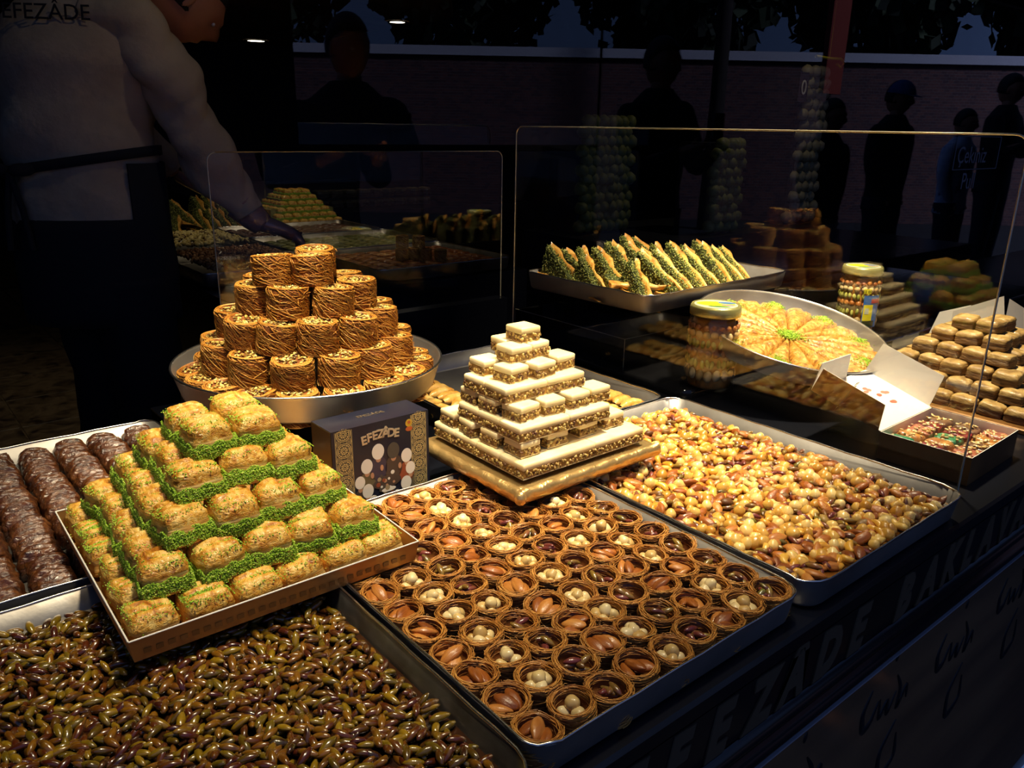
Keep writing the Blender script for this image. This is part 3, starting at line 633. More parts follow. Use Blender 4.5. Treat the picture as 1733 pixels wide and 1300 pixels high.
# ------------------------------------------------------------------ white nougat pyramid
nb = MB(); bbox(nb, -.142, -.121, -.006, .142, .121, .006, .004)
board = link('gold_board', nb.mesh('gold_board', M_gold), (.787, .876, -.4785), (0, 0, .01)); tag(board, 'gold foil board under the white nougat pyramid', 'board')
fb = MB(); rr_ = np.random.RandomState(3)
for sx, sy, ln, ax in ((0, -1, .284, 0), (-1, 0, .242, 1)):   # folded foil lip
    n = 24; V = []
    for i in range(n + 1):
        t = -ln / 2 + ln * i / n; wob = .0016 * math.sin(i * 1.9) + rr_.uniform(-.0008, .0008)
        for k, (o_, z) in enumerate(((.0, .0065), (.006, .0075 + wob), (.012, .003 + wob), (.0125 + wob, -.006), (.008, -.013), (0, -.0135))):
            V.append((t, -.121 - o_ + .004, z) if ax == 0 else (-.142 - o_ + .004, t, z))
    F = [(i * 6 + k, i * 6 + k + 1, (i + 1) * 6 + k + 1, (i + 1) * 6 + k) for i in range(n) for k in range(5)]
    fb.add(V, F, 0)
addsph(fb, np.diag([.009, .009, .0105]), (-.1455, -.1245, -.003), SPH_L)
link('foil_fold', fb.mesh('foil_fold', M_gold), parent=board)
NH = .0227
def nougat(x0, y0, x1, y1, zt, label, rz=0, cat='nougat'):
    cx, cy, a, b = (x0 + x1) / 2, (y0 + y1) / 2, (x1 - x0) / 2 - .0006, (y1 - y0) / 2 - .0006
    mb = MB(); bbox(mb, -a, -b, -NH, a, b, -.0085, .0008)
    o = link('nougat_bar', mb.mesh('nougat_bar', M_nutfill), (cx, cy, zt), (0, 0, rz)); tag(o, label, cat, 'nougat bars of the white pyramid')
    wt = MB(); N_ = 8
    rings = [[(x, y, z) for x, y in rrect(-a - .0003 + i, -b - .0003 + i, a + .0003 - i, b + .0003 - i, .0018, 2)] for i, z in ((.0006, -.0095), (0, -.0085), (0, -.0015), (.0012, 0.0), (.004, .0004))]
    ringstack(wt, rings); link('white_topping', wt.mesh('white_topping', M_nougat), parent=o)
    bm = MB(); bbox(bm, -a - .0002, -b - .0002, -NH - .0001, a + .0002, b + .0002, -NH + .0022, .0006); link('white_base', bm.mesh('white_base', M_nougat), parent=o)
    nt_ = MB()
    for axis, half, oth in ((0, a, b), (1, b, a)):
        for sg in (-1, 1):
            if sg == 1 and (a > .03 or b > .03) and False: continue
            cnt = int(half * 2 / .0046 * 3)
            for _ in range(cnt):
                u = rng.uniform(-half, half) * .97; z = rng.uniform(-NH + .0035, -.0105); Rm = rot3(rng.uniform(0, 6), rng.uniform(0, 6), rng.uniform(0, 6)); s = np.array([.0034, .0024, .0019]) * rng.uniform(.6, 1.15)
                addsph(nt_, Rm * s, (u, sg * oth, z) if axis == 0 else (sg * oth, u, z), SPH_S)
    q = link('nut_bits', nt_.mesh('nut_bits', M_nutbit), parent=o); q['kind'] = 'stuff'
    return o
LW = ['bottom', 'second', 'third', 'fourth', 'fifth', 'sixth', 'seventh', 'top']
def zl(k): return -.4425 + NH * k + .0012 * (k > 0)
def slab_layer(k, xs, ys):
    for j in range(len(ys) - 1):
        for i in range(len(xs) - 1):
            nougat(xs[i], ys[j], xs[i + 1], ys[j + 1], zl(k), f'long white-topped nougat bar, {LW[k]} layer, {COLN[j]} row from the front, {"left" if i == 0 else "right"} half')
slab_layer(0, [.659, .800, .906], [.764, .819, .874, .929, .983])
slab_layer(2, [.667, .762, .846], [.782, .831, .880, .929])
slab_layer(4, [.672, .752, .828], [.822, .872, .922])
CU = .0385
cubes = {1: [(.669, .782), (.725, .786), (.790, .790), (.848, .792), (.665, .833), (.663, .885), (.664, .935), (.855, .850), (.855, .90), (.72, .935), (.79, .93)],
         3: [(.678, .800), (.728, .797), (.777, .797), (.822, .799), (.672, .846), (.674, .895), (.82, .85), (.82, .895), (.74, .89)],
         5: [(.692, .838), (.738, .833), (.790, .845), (.686, .889), (.735, .89), (.785, .893)],
         6: [(.712, .857), (.752, .862), (.735, .90)],
         7: [(.742, .872)]}
for k, cs in cubes.items():
    for i, (x, y) in enumerate(cs):
        front = y < .87 - .0 and i < 4
        nougat(x, y, x + CU + rng.uniform(-.002, .003), y + CU, zl(k), f'small white-topped nougat cube, {LW[k]} layer, {COLN[i]} counting from the front corner', rng.normal(0, .05))

# ------------------------------------------------------------------ golden crescent pastries behind the nougat
def roll_pastry(seed, L_=.030, r=.0115):
    mb = MB(); n = 14; k = 10; V = []
    for i in range(n):
        t = i / (n - 1) * 2 - 1; rr = r * (1 - .75 * abs(t) ** 3) * (1 + .07 * math.sin(i * 2.2 + seed)); bend = .006 * (1 - t * t)
        for j in range(k):
            a = 6.283 * j / k; V.append((t * L_, bend + rr * math.cos(a) * 1.05 + .0006 * math.sin(i * 3 + j), r * .85 + rr * math.sin(a) * .95))
    F = [(i * k + j, i * k + (j + 1) % k, (i + 1) * k + (j + 1) % k, (i + 1) * k + j) for i in range(n - 1) for j in range(k)]
    mb.add(V, F); return mb.mesh('crescent_pastry', M_roll)
cp = [roll_pastry(s) for s in range(3)]
for c in range(6):
    for r in range(18):
        x = .825 + c * .0665; y = .985 + r * .0262
        if .90 < x < 1.0 and r > 2 and y > 1.0 and x < .95: pass
        if not (x < .93 or x > 1.02 or y < 1.02): continue
        if y > 1.30 and x > 1.0: continue
        o = link('crescent_pastry', cp[rng.randint(3)], (x + rng.normal(0, .001), y + rng.normal(0, .001), -.536), (rng.normal(0, .1), rng.normal(0, .05), rng.normal(0, .08)), None, rng.uniform(.95, 1.06))
        tag(o, f'golden crescent pastry behind the nougat, {COLN[c]} file from the round pan, {COLN[r]} from the front', 'crescent pastry', 'golden crescent pastries')

# ------------------------------------------------------------------ gift box with the miniature scene
BX = link('gift_box', None, (.457, .930, -.540)); BX.rotation_euler = (math.radians(-1), 0, 0)
tag(BX, 'dark navy gift box with gold bands and turbaned diners, standing behind the nests', 'box')
BW, BD, BHt = .158, .060, .141
mb = MB(); box(mb, 0, 0, 0, BW, BD, BHt); link('box_body', mb.mesh('box_body', M_boxblue), parent=BX)
mb = MB(); box(mb, -.0006, .0015, .001, .0003, BD - .001, BHt - .001); link('side_panel', mb.mesh('side_panel', M_boxside), parent=BX)['label'] = 'bronze side panel'
def disc(mb, x, z, r, y, mat_=0, n=20, sx=1, sz=1, th=.0002, rot=0):
    a = np.linspace(0, 6.283, n, endpoint=False); c, s = math.cos(rot), math.sin(rot)
    P = [(x + (r * sx * math.cos(t)) * c - (r * sz * math.sin(t)) * s, z + (r * sx * math.cos(t)) * s + (r * sz * math.sin(t)) * c) for t in a]
    n0 = mb.n; mb.add([(p, y - th, q) for p, q in P] + [(p, y, q) for p, q in P], [(i, (i + 1) % n, n + (i + 1) % n, n + i) for i in range(n)], mat_, False)
    mb.f.append(np.array([[n0 + i for i in range(n)]])); mb.m.append(mat_); mb.sm.append(False)
def wire(mb, P, wd, y, mat_=0, closed=True):
    P = np.array(P, float); Q = np.roll(P, -1, 0) if closed else P[1:]; A = P if closed else P[:-1]
    for a, b in zip(A, Q):
        d = b - a; l = np.linalg.norm(d)
        if l < 1e-7: continue
        nn = np.array([-d[1], d[0]]) / l * wd / 2
        mb.add([(a[0] + nn[0], y, a[1] + nn[1]), (a[0] - nn[0], y, a[1] - nn[1]), (b[0] - nn[0], y, b[1] - nn[1]), (b[0] + nn[0], y, b[1] + nn[1])], [(0, 1, 2, 3)], mat_, False)
for side, xb in (('band', .005), ('band', BW - .005 - .026)):
    g = MB(); x0, x1 = xb, xb + .026; xc = (x0 + x1) / 2; y = -.0004
    for xx in (x0, x0 + .0014, x1, x1 - .0014): wire(g, [(xx, .002), (xx, BHt - .002)], .0005, y, closed=False)
    for k in range(6):
        zc = .012 + k * .0245; 
        for r, nn in ((.0108, 28), (.0088, 24), (.0045, 16), (.002, 10)):
            a = np.linspace(0, 6.283, nn, endpoint=False); wire(g, [(xc + r * math.cos(t), min(max(zc + r * math.sin(t), .002), BHt - .002)) for t in a], .0009, y)
        for t in np.linspace(0, 6.283, 8, endpoint=False):
            r0, r1 = .0024, .0086; wire(g, [(xc + r0 * math.cos(t), zc + r0 * math.sin(t)), (xc + r1 * math.cos(t + .25), zc + r1 * math.sin(t + .25))], .0008, y, closed=False)
            a = np.linspace(0, 6.283, 9, endpoint=False); wire(g, [(xc + .0066 * math.cos(t) + .0017 * math.cos(q), zc + .0066 * math.sin(t) + .0017 * math.sin(q)) for q in a], .0004, y)
        for sx in (-1, 1):
            zz = zc + .01225; a = np.linspace(0, 6.283, 12, endpoint=False)
            if zz < BHt - .006:
                for r in (.0042, .0026, .001): wire(g, [(xc + sx * .0082 + r * math.cos(q), zz + r * math.sin(q)) for q in a], .0005, y)
    link('gold_band', g.mesh('gold_band', M_boxgold), parent=BX)['label'] = 'band of gold rosette tracery'
pr = [mat('print_' + n, S(*c), .5) for n, c in (('white', (216, 206, 196)), ('skin', (176, 128, 98)), ('olive', (96, 84, 58)), ('brown', (70, 54, 46)), ('rust', (138, 66, 40)), ('grey', (74, 66, 58)), ('violet', (58, 48, 66)), ('cream', (150, 130, 100)))]
g = MB(); y = -.0002
def fig(x, z, r, turban, robe, lean=0):
    disc(g, x + lean * .3, z - .026, r * 1.35, y, robe, 18, 1.0, 1.35); disc(g, x, z - .011, r * .42, y - .0002, 1, 12, 1, 1.25); disc(g, x, z, r, y - .0003, turban, 20, .95, 1.15, rot=lean * 20)
for a_ in ((.052, .078, .0098, 0, 2), (.071, .096, .0105, 0, 6), (.096, .092, .0108, 5, 3), (.118, .079, .0095, 0, 4), (.040, .056, .0085, 0, 3), (.124, .058, .0085, 0, 5), (.052, .040, .0095, 0, 4), (.060, .020, .0095, 0, 2), (.116, .036, .0095, 0, 3), (.100, .020, .008, 0, 5)): fig(*a_)
disc(g, .084, .046, .018, y - .0004, 3, 22, 1.3, .55)
for i in range(16): disc(g, .066 + rng.uniform(0, .038), .030 + rng.uniform(0, .03), rng.uniform(.0018, .004), y - .0005 - i * 1e-5, int(rng.choice([4, 1, 7, 4, 0, 5])), 9)
disc(g, .086, .034, .010, y - .0007, 0, 16, 1.2, .35); disc(g, .084, .037, .004, y - .0008, 7, 12)
for q in ((.060, .062), (.076, .070), (.106, .066)): disc(g, q[0], q[1], .004, y - .0006, 1, 9, .7, 1.2)
link('printed_scene', g.mesh('printed_scene', pr), parent=BX)['label'] = 'print of turbaned diners round a table'
em = MB(); disc(em, .124, .128, .0058, y, 0, 20); disc(em, .124, .119, .0045, y - .0001, 1, 16, 1.3, .8); disc(em, .124, .129, .0025, y - .0003, 1, 12)
link('emblem', em.mesh('emblem', [mat('emblem_gold', S(214, 178, 60), .35, .5), mat('emblem_red', S(176, 88, 44), .4)]), parent=BX)
for i, ch in enumerate('EFEZÂDE'):
    t = (i - 3) / 3
    text('box_letter', ch, .0178, M_silver, (.076 + i * .0087 - .0261 + .0, -.0006, .112 + .0042 * (1 - t * t)), (D(90), D(6 * t), 0), BX, 0, .0003, .0006, 'CENTER')
text('top_letters', 'EFEZÂDE', .011, M_letter, (.08, .030, BHt + .0004), (0, 0, 0), BX, 0, .0002, 0, 'CENTER')

# ------------------------------------------------------------------ right counter: black acrylic platform and riser
mb = MB(); ringstack(mb, [[(x, y, z) for x, y in rrect(1.298, .985, 3.3, 1.585, .03, 8)] for z in (-.541, -.5205)]); o = link('acrylic_platform', mb.mesh('acrylic_platform', M_black)); tag(o, 'low glossy black platform under the jar nearest the white nougat', 'platform')
mb = MB(); bbox(mb, 1.322, 1.190, -.520, 1.95, 1.58, -.454, .0008)
o = link('acrylic_riser', mb.mesh('acrylic_riser', M_black)); tag(o, 'glossy black box riser below the tray of pastry triangles', 'riser')
em_ = MB()
for a, b in (((1.322, 1.190, -.4537), (1.95, 1.190, -.4537)), ((1.322, 1.190, -.4537), (1.322, 1.58, -.4537)), ((1.322, 1.190, -.52), (1.322, 1.190, -.454))): tube(em_, [a, b], .0007, 4)
link('glint_edge', em_.mesh('glint_edge', M_edge), (0, 0, 0), parent=o)  # glint along the riser edges, modelled as pale gold tubes
mb = MB(); box(mb, 1.40, 1.28, -.4538, 1.88, 1.56, -.3815); o = link('tray_block', mb.mesh('tray_block', M_black)); tag(o, 'black block between the riser and the tray of pastry triangles', 'block')
mb = MB(); bbox(mb, 1.50, .87, -.5200 + .0, 1.75, 1.06, -.470, .002); o = link('pan_block', mb.mesh('pan_block', M_black)); tag(o, 'black block propping up the tilted fan baklava pan', 'block')
mb = MB(); bbox(mb, 1.84, .86, -.5405, 2.25, .98, -.475, .002); o = link('jar_block', mb.mesh('jar_block', M_black)); tag(o, 'black block under the far honey jar', 'block')

TT = tray(1.295, 1.120, 1.865, 1.520, 'aluminium tray of pistachio-filled pastry triangles on the black riser', zt=-.340, depth=.041, r=.03, rz=.03)

def sandwich(seed):
    """two flaky triangular sheets with a thick pistachio filling between; stands on its long edge in the YZ plane"""
    rs = np.random.RandomState(seed); out = []
    Lb, Hb = .140, .088; th = .0115; gap = .018
    def sheet(x0):
        n = 12; V = []; F = []
        for i in range(n + 1):
            t = i / n
            for j in range(5):
                s = j / 4; y = -Lb * (1 - t); z = s * (Hb * (t ** .9) * .98 + .004) * (1 if x0 > 0 else .30)
                wob = .0026 * math.sin(t * 9 + seed + s * 4) + .0014 * math.sin(t * 23 + s * 7 + seed)
                V.append((x0 + wob, y + .002 * math.sin(s * 6 + seed), z)); 
        for i in range(n + 1):
            t = i / n
            for j in range(5):
                s = j / 4; p = V[i * 5 + j]; puf = th * (.55 + .5 * math.sin(math.pi * min(1, s + .1)) ** .5) * (1 + .3 * math.sin(t * 17 + seed + j))
                V.append((p[0] + puf, p[1], p[2] + (.0025 * math.sin(t * 15 + seed) if j == 4 else 0)))
        k = (n + 1) * 5
        for i in range(n):
            for j in range(4):
                a = i * 5 + j; F += [(a, a + 1, a + 6, a + 5), (k + a, k + a + 5, k + a + 6, k + a + 1)]
            a = i * 5 + 4; F.append((a, k + a, k + a + 5, a + 5)); a = i * 5; F.append((a, a + 5, k + a + 5, k + a))
        for i in (0, n):
            for j in range(4): a = i * 5 + j; F.append((a, k + a, k + a + 1, a + 1))
        return V, F
    res = []
    for x0 in (-gap / 2 - th, gap / 2):
        mb = MB(); V, F = sheet(x0); mb.add(V, F); res.append(mb.mesh('flaky_sheet', M_triang))
    mb = MB(); n0 = 900
    for _ in range(n0):
        t = rs.rand() ** .6; s = rs.rand(); y = -Lb * (1 - t) * .97; z = s * (Hb * t ** .9) * .93 + .002; x = rs.uniform(-gap / 2 + .001, gap / 2 - .001)
        edge = rs.rand()
        if edge < .55: s = 1; z = Hb * (t ** .9) * .95 + rs.uniform(-.003, .001)
        if rs.rand() < .45: s = rs.rand(); z = s * Hb * (t ** .9) * .93; x = -gap / 2 + rs.uniform(-.001, .001)
        elif rs.rand() < .3 and t > .1: y = -.001 + rs.uniform(-.002, 0.001); z = rs.rand() * Hb * .93
        addsph(mb, rot3(rs.uniform(0, 6), rs.uniform(0, 6), 0) * np.array([.0021, .0015, .0013]) * rs.uniform(.7, 1.2), (x, y, z), SPH_S)
    core = MB(); g = gap / 2 - .0006
    core.add([(-g, -Lb * .9, .001), (-g, -.002, .001), (-g, -.002, Hb * .9), (g, -Lb * .9, .001), (g, -.002, .001), (g, -.002, Hb * .9)], [(0, 1, 2), (3, 5, 4)], 0, False)
    core.f += [np.array([(1, 4, 5, 2), (0, 2, 5, 3), (0, 3, 4, 1)])]; core.m.append(0); core.sm.append(False)
    res.append(mb.mesh('chopped_filling', M_fillg)); res.append(core.mesh('filling_core', M_green2)); return res
M_triang = mat('flaky_triangle', S(206, 142, 58), .5, 0, .25, ramp=[(.3, S(168, 104, 34)), (.5, S(216, 158, 66)), (.72, S(244, 204, 122))], scale=45, detail=6, bump=.9, bscale=70, bdist=.002, dist=1)
M_fillg = mat('pistachio_filling', S(120, 130, 40), .55, 0, .1, ramp=[(.1, S(52, 58, 20)), (.4, S(96, 108, 34)), (.7, S(140, 146, 56)), (.95, S(186, 184, 110))], scale=30, island=.85)
M_green2 = mat('filling_paste', S(58, 66, 22), .7)
SW = [sandwich(s) for s in range(4)]
def put_sandwich(x, y, z, lean, rz, label, group, parent_none=None, sc=1, flat=False):
    a = SW[rng.randint(4)]
    o = link('pastry_triangle', None, (x, y, z), ((0, lean, rz) if not flat else (D(4), D(72), rz)), None, sc); tag(o, label, 'pastry triangle', group)
    for i, nm in ((0, 'flaky_sheet'), (1, 'flaky_sheet')): link(nm, a[i], parent=o)
    q = link('chopped_filling', a[2], parent=o); q['kind'] = 'stuff'; link('filling_core', a[3], parent=o)
    return o
k = 0
for r in range(3):
    for c in range(9):
        if r == 0 and c == 0: continue
        if r == 2 and c > 6: continue
        x = 1.335 + c * .0560 + (r % 2) * .018; y = 1.290 + r * .106 + rng.normal(0, .004) + c * .0018
        put_sandwich(x, y, -.3785, D(16 + rng.normal(0, 5)), D(-4 + rng.normal(0, 8)), f'pistachio-filled pastry triangle leaning in the raised tray, {COLN[r]} rank, {COLN[c]} from the left', 'leaning pastry triangles', sc=(rng.uniform(.95, 1.1), rng.uniform(1.08, 1.28), rng.uniform(1.0, 1.28)))
put_sandwich(1.345, 1.265, -.362, 0, D(62), 'pistachio-filled pastry triangle lying flat at the near corner of the raised tray', 'leaning pastry triangles', flat=True)
put_sandwich(1.40, 1.40, -.362, 0, D(100), 'pistachio-filled pastry triangle lying flat at the left rim of the raised tray', 'leaning pastry triangles', flat=True)
sg = MB()
for _ in range(160): addsph(sg, np.eye(3) * rng.uniform(.0008, .0016), (1.505 + rng.normal(0, .018), 1.158 + rng.normal(0, .006), -.372 + rng.uniform(0, .012)), SPH_S)
o = link('coconut_flakes', sg.mesh('coconut_flakes', M_white)); tag(o, 'small heap of white coconut in the near rim of the raised tray', 'coconut', kind='stuff')

# ------------------------------------------------------------------ round pan of fan baklava
n_ = Vector((-.021, -.227, 1)).normalized(); qz = Vector((0, 0, 1)).rotation_difference(n_)
FP = Vector((1.473, .868, -.383)) * 1.05; FR = .206
fan = round_pan('round_pan', FR, .042, 'tilted round pan of baklava cut like a fan', tuple(FP), qz.to_euler(), m=M_tray)
def wedge_mesh(seed, L0=.012, L1=.188, ang=math.radians(19.6)):
    nr, na = 22, 9; V = []
    for i in range(nr):
        t = i / (nr - 1); r = L0 + (L1 - L0) * t
        for j in range(na):
            u = j / (na - 1) * 2 - 1; a = u * ang / 2
            z = .011 * (1 - abs(u) ** 2.6) * min(1, .25 + t * 1.8) * (1 - .5 * max(0, (t - .88) / .12)) - .024
            z += .0014 * math.sin(u * 6 + seed + 2 * math.sin(t * 5 + seed)) * t + .0012 * math.sin(t * 31 + u * 4 + seed) * t + .0011 * math.sin(u * 15 + seed + 3 * math.sin(t * 3)) * t
            if j in (0, na - 1): z -= .006
            V.append((r * math.cos(a), r * math.sin(a), z))
    F = [(i * na + j, (i + 1) * na + j, (i + 1) * na + j + 1, i * na + j + 1) for i in range(nr - 1) for j in range(na - 1)]
    n = nr * na; V += [(x, y, -.040) for x, y, z in V]; F += [tuple(n + q for q in reversed(f)) for f in F]
    for i in range(nr - 1):
        F += [(i * na, n + i * na, n + (i + 1) * na, (i + 1) * na), (i * na + na - 1, (i + 1) * na + na - 1, n + (i + 1) * na + na - 1, n + i * na + na - 1)]
    for j in range(na - 1): F += [(j, j + 1, n + j + 1, n + j), ((nr - 1) * na + j, n + (nr - 1) * na + j, n + (nr - 1) * na + j + 1, (nr - 1) * na + j + 1)]
    mb = MB(); mb.add(V, F); return mb.mesh('fan_slice', M_fan)
M_fan = mat('fan_pastry', S(216, 150, 60), .33, 0, .75, ramp=[(.3, S(138, 84, 22)), (.43, S(186, 130, 42)), (.56, S(218, 170, 76)), (.72, S(242, 212, 132))], scale=40, detail=8, bump=1, bscale=90, bdist=.003, stretch=(1, 1, 1), dist=2.5)
wm = [wedge_mesh(s) for s in range(3)]
Pw = [(rng.normal(.163, .009), rng.normal(0, .011)) for _ in range(330)]
wcr = crumbs_mesh('pistachio_dust', [(x, y, -.0125 - .5 * abs(y) ** 1.2 + rng.uniform(0, .0015)) for x, y in Pw], .0013)
for k in range(18):
    a = 2 * math.pi * k / 18 + .1
    o = link('fan_slice', wm[k % 3], tuple(FP), (qz @ Matrix.Rotation(a, 4, 'Z').to_quaternion()).to_euler()); tag(o, f'long baklava slice in the tilted round pan, {COLN[k]} counter-clockwise from its right side', 'baklava slice', 'fan slices of the round baklava')
    if k % 2 == 0: c_ = link('pistachio_dust', wcr, parent=o); c_['kind'] = 'stuff'
o = link('centre_crumbs', crumbs_mesh('centre_crumbs', [(rng.normal(0, .012), rng.normal(0, .012), -.0185 + rng.uniform(0, .005)) for _ in range(900)], .0014), tuple(FP), qz.to_euler()); tag(o, 'green pistachio crumbs heaped in the centre of the fan baklava', 'crumbs', kind='stuff')

# ------------------------------------------------------------------ honey jars
M_honey = mat('honey', S(150, 92, 24), .3, 0, .3, ramp=[(.3, S(150, 88, 22)), (.7, S(206, 146, 56))], scale=60)
M_slice = mat('nut_slices', S(220, 190, 130), .45, 0, .3, ramp=[(.1, S(196, 158, 92)), (.5, S(222, 192, 130)), (.9, S(238, 220, 172))], scale=20, island=.8)
M_pgreen = mat('green_kernels', S(170, 176, 70), .45, ramp=[(.1, S(136, 142, 44)), (.9, S(196, 196, 100))], scale=20, island=.8)
M_lid = mat('jar_lid_gold', S(196, 190, 120), .25, .6)
def jar(x, y, z, label, sticker):
    o = link('honey_jar', None, (x, y, z), (0, 0, 0), None, (1.2, 1.2, 1.13) if not sticker else (1.1, 1.1, 1.05)); tag(o, label, 'jar', 'jars of nuts in honey')
    r = .0445; h = .135
    gm = MB(); lathe(gm, [(0, .0005), (r * .92, .0005), (r, .006), (r, h - .010), (r * .93, h), (r * .86, h + .006), (r * .86, h + .016)], 40); link('glass_body', gm.mesh('glass_body', M_jar), parent=o)
    hm = MB(); lathe(hm, [(0, .003), (r * .82, .003), (r * .86, .008), (r * .86, h - .014), (r * .78, h - .002), (0, h - .002)], 32); link('honey', hm.mesh('honey', M_honey), parent=o)
    layers = [('bottom_slices', .030, 17, (.0078, .0115), M_slice), ('green_kernels', .051, 26, (.0042, .0082), M_pgreen), ('brown_nuts', .071, 19, (.0072, .0075), M_almond), ('green_kernels', .089, 26, (.0042, .0078), M_pgreen), ('pale_nuts', .106, 18, (.0070, .0070), M_slice), ('brown_nuts', .120, 20, (.0062, .0055), M_almond)]
    for nm, zc, n, (w_, h_), mm in layers:
        nb_ = MB()
        for i in range(n):
            a = 6.283 * i / n + rng.normal(0, .02); Rm = rot3(0, 0, a) @ rot3(rng.normal(0, .12), 0, 0)
            addsph(nb_, Rm * np.array([.0040, w_ * .98, h_]), (r * .925 * math.cos(a), r * .93 * math.sin(a), zc + rng.normal(0, .0012)), SPH)
        link(nm, nb_.mesh(nm, mm), parent=o)
    lm = MB(); lathe(lm, [(r * .90, h + .004), (r * .985, h + .003), (r * 1.0, h + .006), (r * .985, h + .018), (r * .93, h + .0225), (r * .85, h + .0215), (0, h + .0215)], 44)
    ld = link('lid', lm.mesh('lid', M_lid), parent=o)
    pm = MB()
    def flat(mb, x, y, r_, m_, sx=1, sy=1, rot=0, dz=0):
        a = np.linspace(0, 6.283, 24, endpoint=False); P = [(x + r_ * sx * math.cos(t) * math.cos(rot) - r_ * sy * math.sin(t) * math.sin(rot), y + r_ * sx * math.cos(t) * math.sin(rot) + r_ * sy * math.sin(t) * math.cos(rot)) for t in a]
        n0 = mb.n; mb.add([(p, q, h + .0218 + dz) for p, q in P] + [(p, q, h + .0215) for p, q in P], [(i, 24 + i, 24 + (i + 1) % 24, (i + 1) % 24) for i in range(24)], m_, False); mb.f.append(np.array([[n0 + i for i in range(24)]])); mb.m.append(m_); mb.sm.append(False)
    flat(pm, 0, 0, r * .84, 0); flat(pm, .002, .002, r * .62, 1, 1.2, .7, -.9, .0002); flat(pm, .022, -.006, r * .28, 2, 1.2, .6, -.9, .0003); flat(pm, -.012, -.016, r * .3, 3, 1.4, .35, -.9, .0003); flat(pm, .008, -.018, r * .2, 4, 1.3, .5, -.9, .0004)
    link('lid_print', pm.mesh('lid_print', lidm), parent=ld)
    if sticker:
        lb = MB(); aa = np.linspace(D(170), D(262), 16)
        def arc(a0, a1, z0, z1, m_, rr=r + .0006):
            aa = np.linspace(D(a0), D(a1), 14); V = [(rr * math.cos(t), rr * math.sin(t), zz) for t in aa for zz in (z0, z1)]; lb.add(V, [(2 * i, 2 * i + 2, 2 * i + 3, 2 * i + 1) for i in range(13)], m_)
        arc(222, 275, .018, .094, 2, r + .0006); arc(224, 252, .020, .072, 1, r + .0009); arc(244, 275, .076, .086, 5, r + .0012); arc(224, 262, .020, .034, 6, r + .0012); arc(228, 240, .05, .064, 0, r + .0012)
        link('paper_label', lb.mesh('paper_label', lidm), parent=o)['label'] = 'blue and yellow paper label'
        tg = MB(); aa = np.linspace(D(218), D(240), 6); rr = r + .0016
        tg.add([(rr * math.cos(t), rr * math.sin(t), zz) for t in aa for zz in (.098, .110)], [(2 * i, 2 * i + 2, 2 * i + 3, 2 * i + 1) for i in range(5)]); pt = link('price_sticker', tg.mesh('price_sticker', lidm[1]), parent=o)
        a = D(228)
        text('price', '22 00', .0085, lidm[6], ((r + .0022) * math.cos(a), (r + .0022) * math.sin(a), .101), (D(90), 0, a + D(90)), pt, 0, .0001, 0, 'CENTER')
    return o
lidm = [mat('label_' + n, S(*c), .4) for n, c in (('silver', (190, 196, 170)), ('yellow', (226, 214, 40)), ('blue', (60, 110, 180)), ('green', (70, 130, 70)), ('violet', (140, 110, 170)), ('red', (180, 50, 50)), ('ink', (30, 50, 30)))]
jar(1.375, .990, -.5205, 'honey jar with layered nuts standing nearest, beside the nougat pyramid', False)
jar(1.935, .968, -.475, 'honey jar with layered nuts and a blue paper label, behind the fan baklava', True)

# ------------------------------------------------------------------ open box of Turkish delight
TB = link('delight_box', None, (1.327, .437, -.5405)); tag(TB, 'open bronze card box of colourful nutty lokum with a white-lined lid', 'box')
TB.rotation_euler = (0, 0, .02)
TX, TY, TH = .205, .150, .049
mb = MB(); t = .0012
ringstack(mb, [[(x, y, z) for x, y in ((i, i), (TX - i, i), (TX - i, TY - i), (i, TY - i))] for i, z in ((0, 0), (0, TH))], cap1=False, smooth=False); link('box_body', mb.mesh('box_body', M_kraft), parent=TB)
mb = MB(); ringstack(mb, [[(x, y, z) for x, y in ((i, i), (i, TY - i), (TX - i, TY - i), (TX - i, i))] for i, z in ((0, TH), (t, TH), (t, .001))], cap0=False, cap1=False, smooth=False); link('white_lining', mb.mesh('white_lining', M_white), parent=TB)
# lid: hinged on the long far edge and leaning back, white inside
ld = link('lid', None, (0, TY, TH), (D(17), 0, 0), TB)      # local +Y runs up the lid
LH = .142
mb = MB(); box(mb, 0, 0, -.0014, TX, LH, -.0002); link('lid_back', mb.mesh('lid_back', M_kraft), parent=ld)
mb = MB(); box(mb, .0006, .0006, -.0002, TX - .0006, LH, .0010); link('white_lining', mb.mesh('white_lining', M_white), parent=ld)['label'] = 'white inner face with printed sweets'
def flap(name, pts, mats_, lab):
    P = [Vector(p) for p in pts]; nrm = (P[1] - P[0]).cross(P[2] - P[0]).normalized() * .0007
    for nm, off, mm in (('card_face', nrm, mats_[0]), ('card_back', -nrm, mats_[1])):
        b_ = MB(); n = len(P); V = [tuple(p) for p in P] + [tuple(p + off) for p in P]
        b_.add(V, [(i, (i + 1) % n, n + (i + 1) % n, n + i) for i in range(n)], 0, False); b_.f.append(np.array([[n + i for i in range(n)]])); b_.m.append(0); b_.sm.append(False)
        if nm == 'card_face': f0 = link(name, b_.mesh(name, mm), parent=ld); f0['label'] = lab
        else: link('card_back', b_.mesh(nm, mm), parent=f0)
flap('side_flap', [(0, .004, 0), (0, LH, 0), (-.006, LH - .006, .050), (-.006, .012, .050)], (M_white, M_kraft), 'bronze side flap, white inside')
flap('side_flap', [(TX, .004, 0), (TX + .012, .010, .062), (TX + .012, LH - .004, .062), (TX, LH, 0)], (M_white, M_white), 'white side flap')
flap('top_flap', [(0, LH, 0), (TX * .62, LH, 0), (TX * .58, LH + .008, .05), (.012, LH + .008, .05)], (M_white, M_white), 'short white top flap')
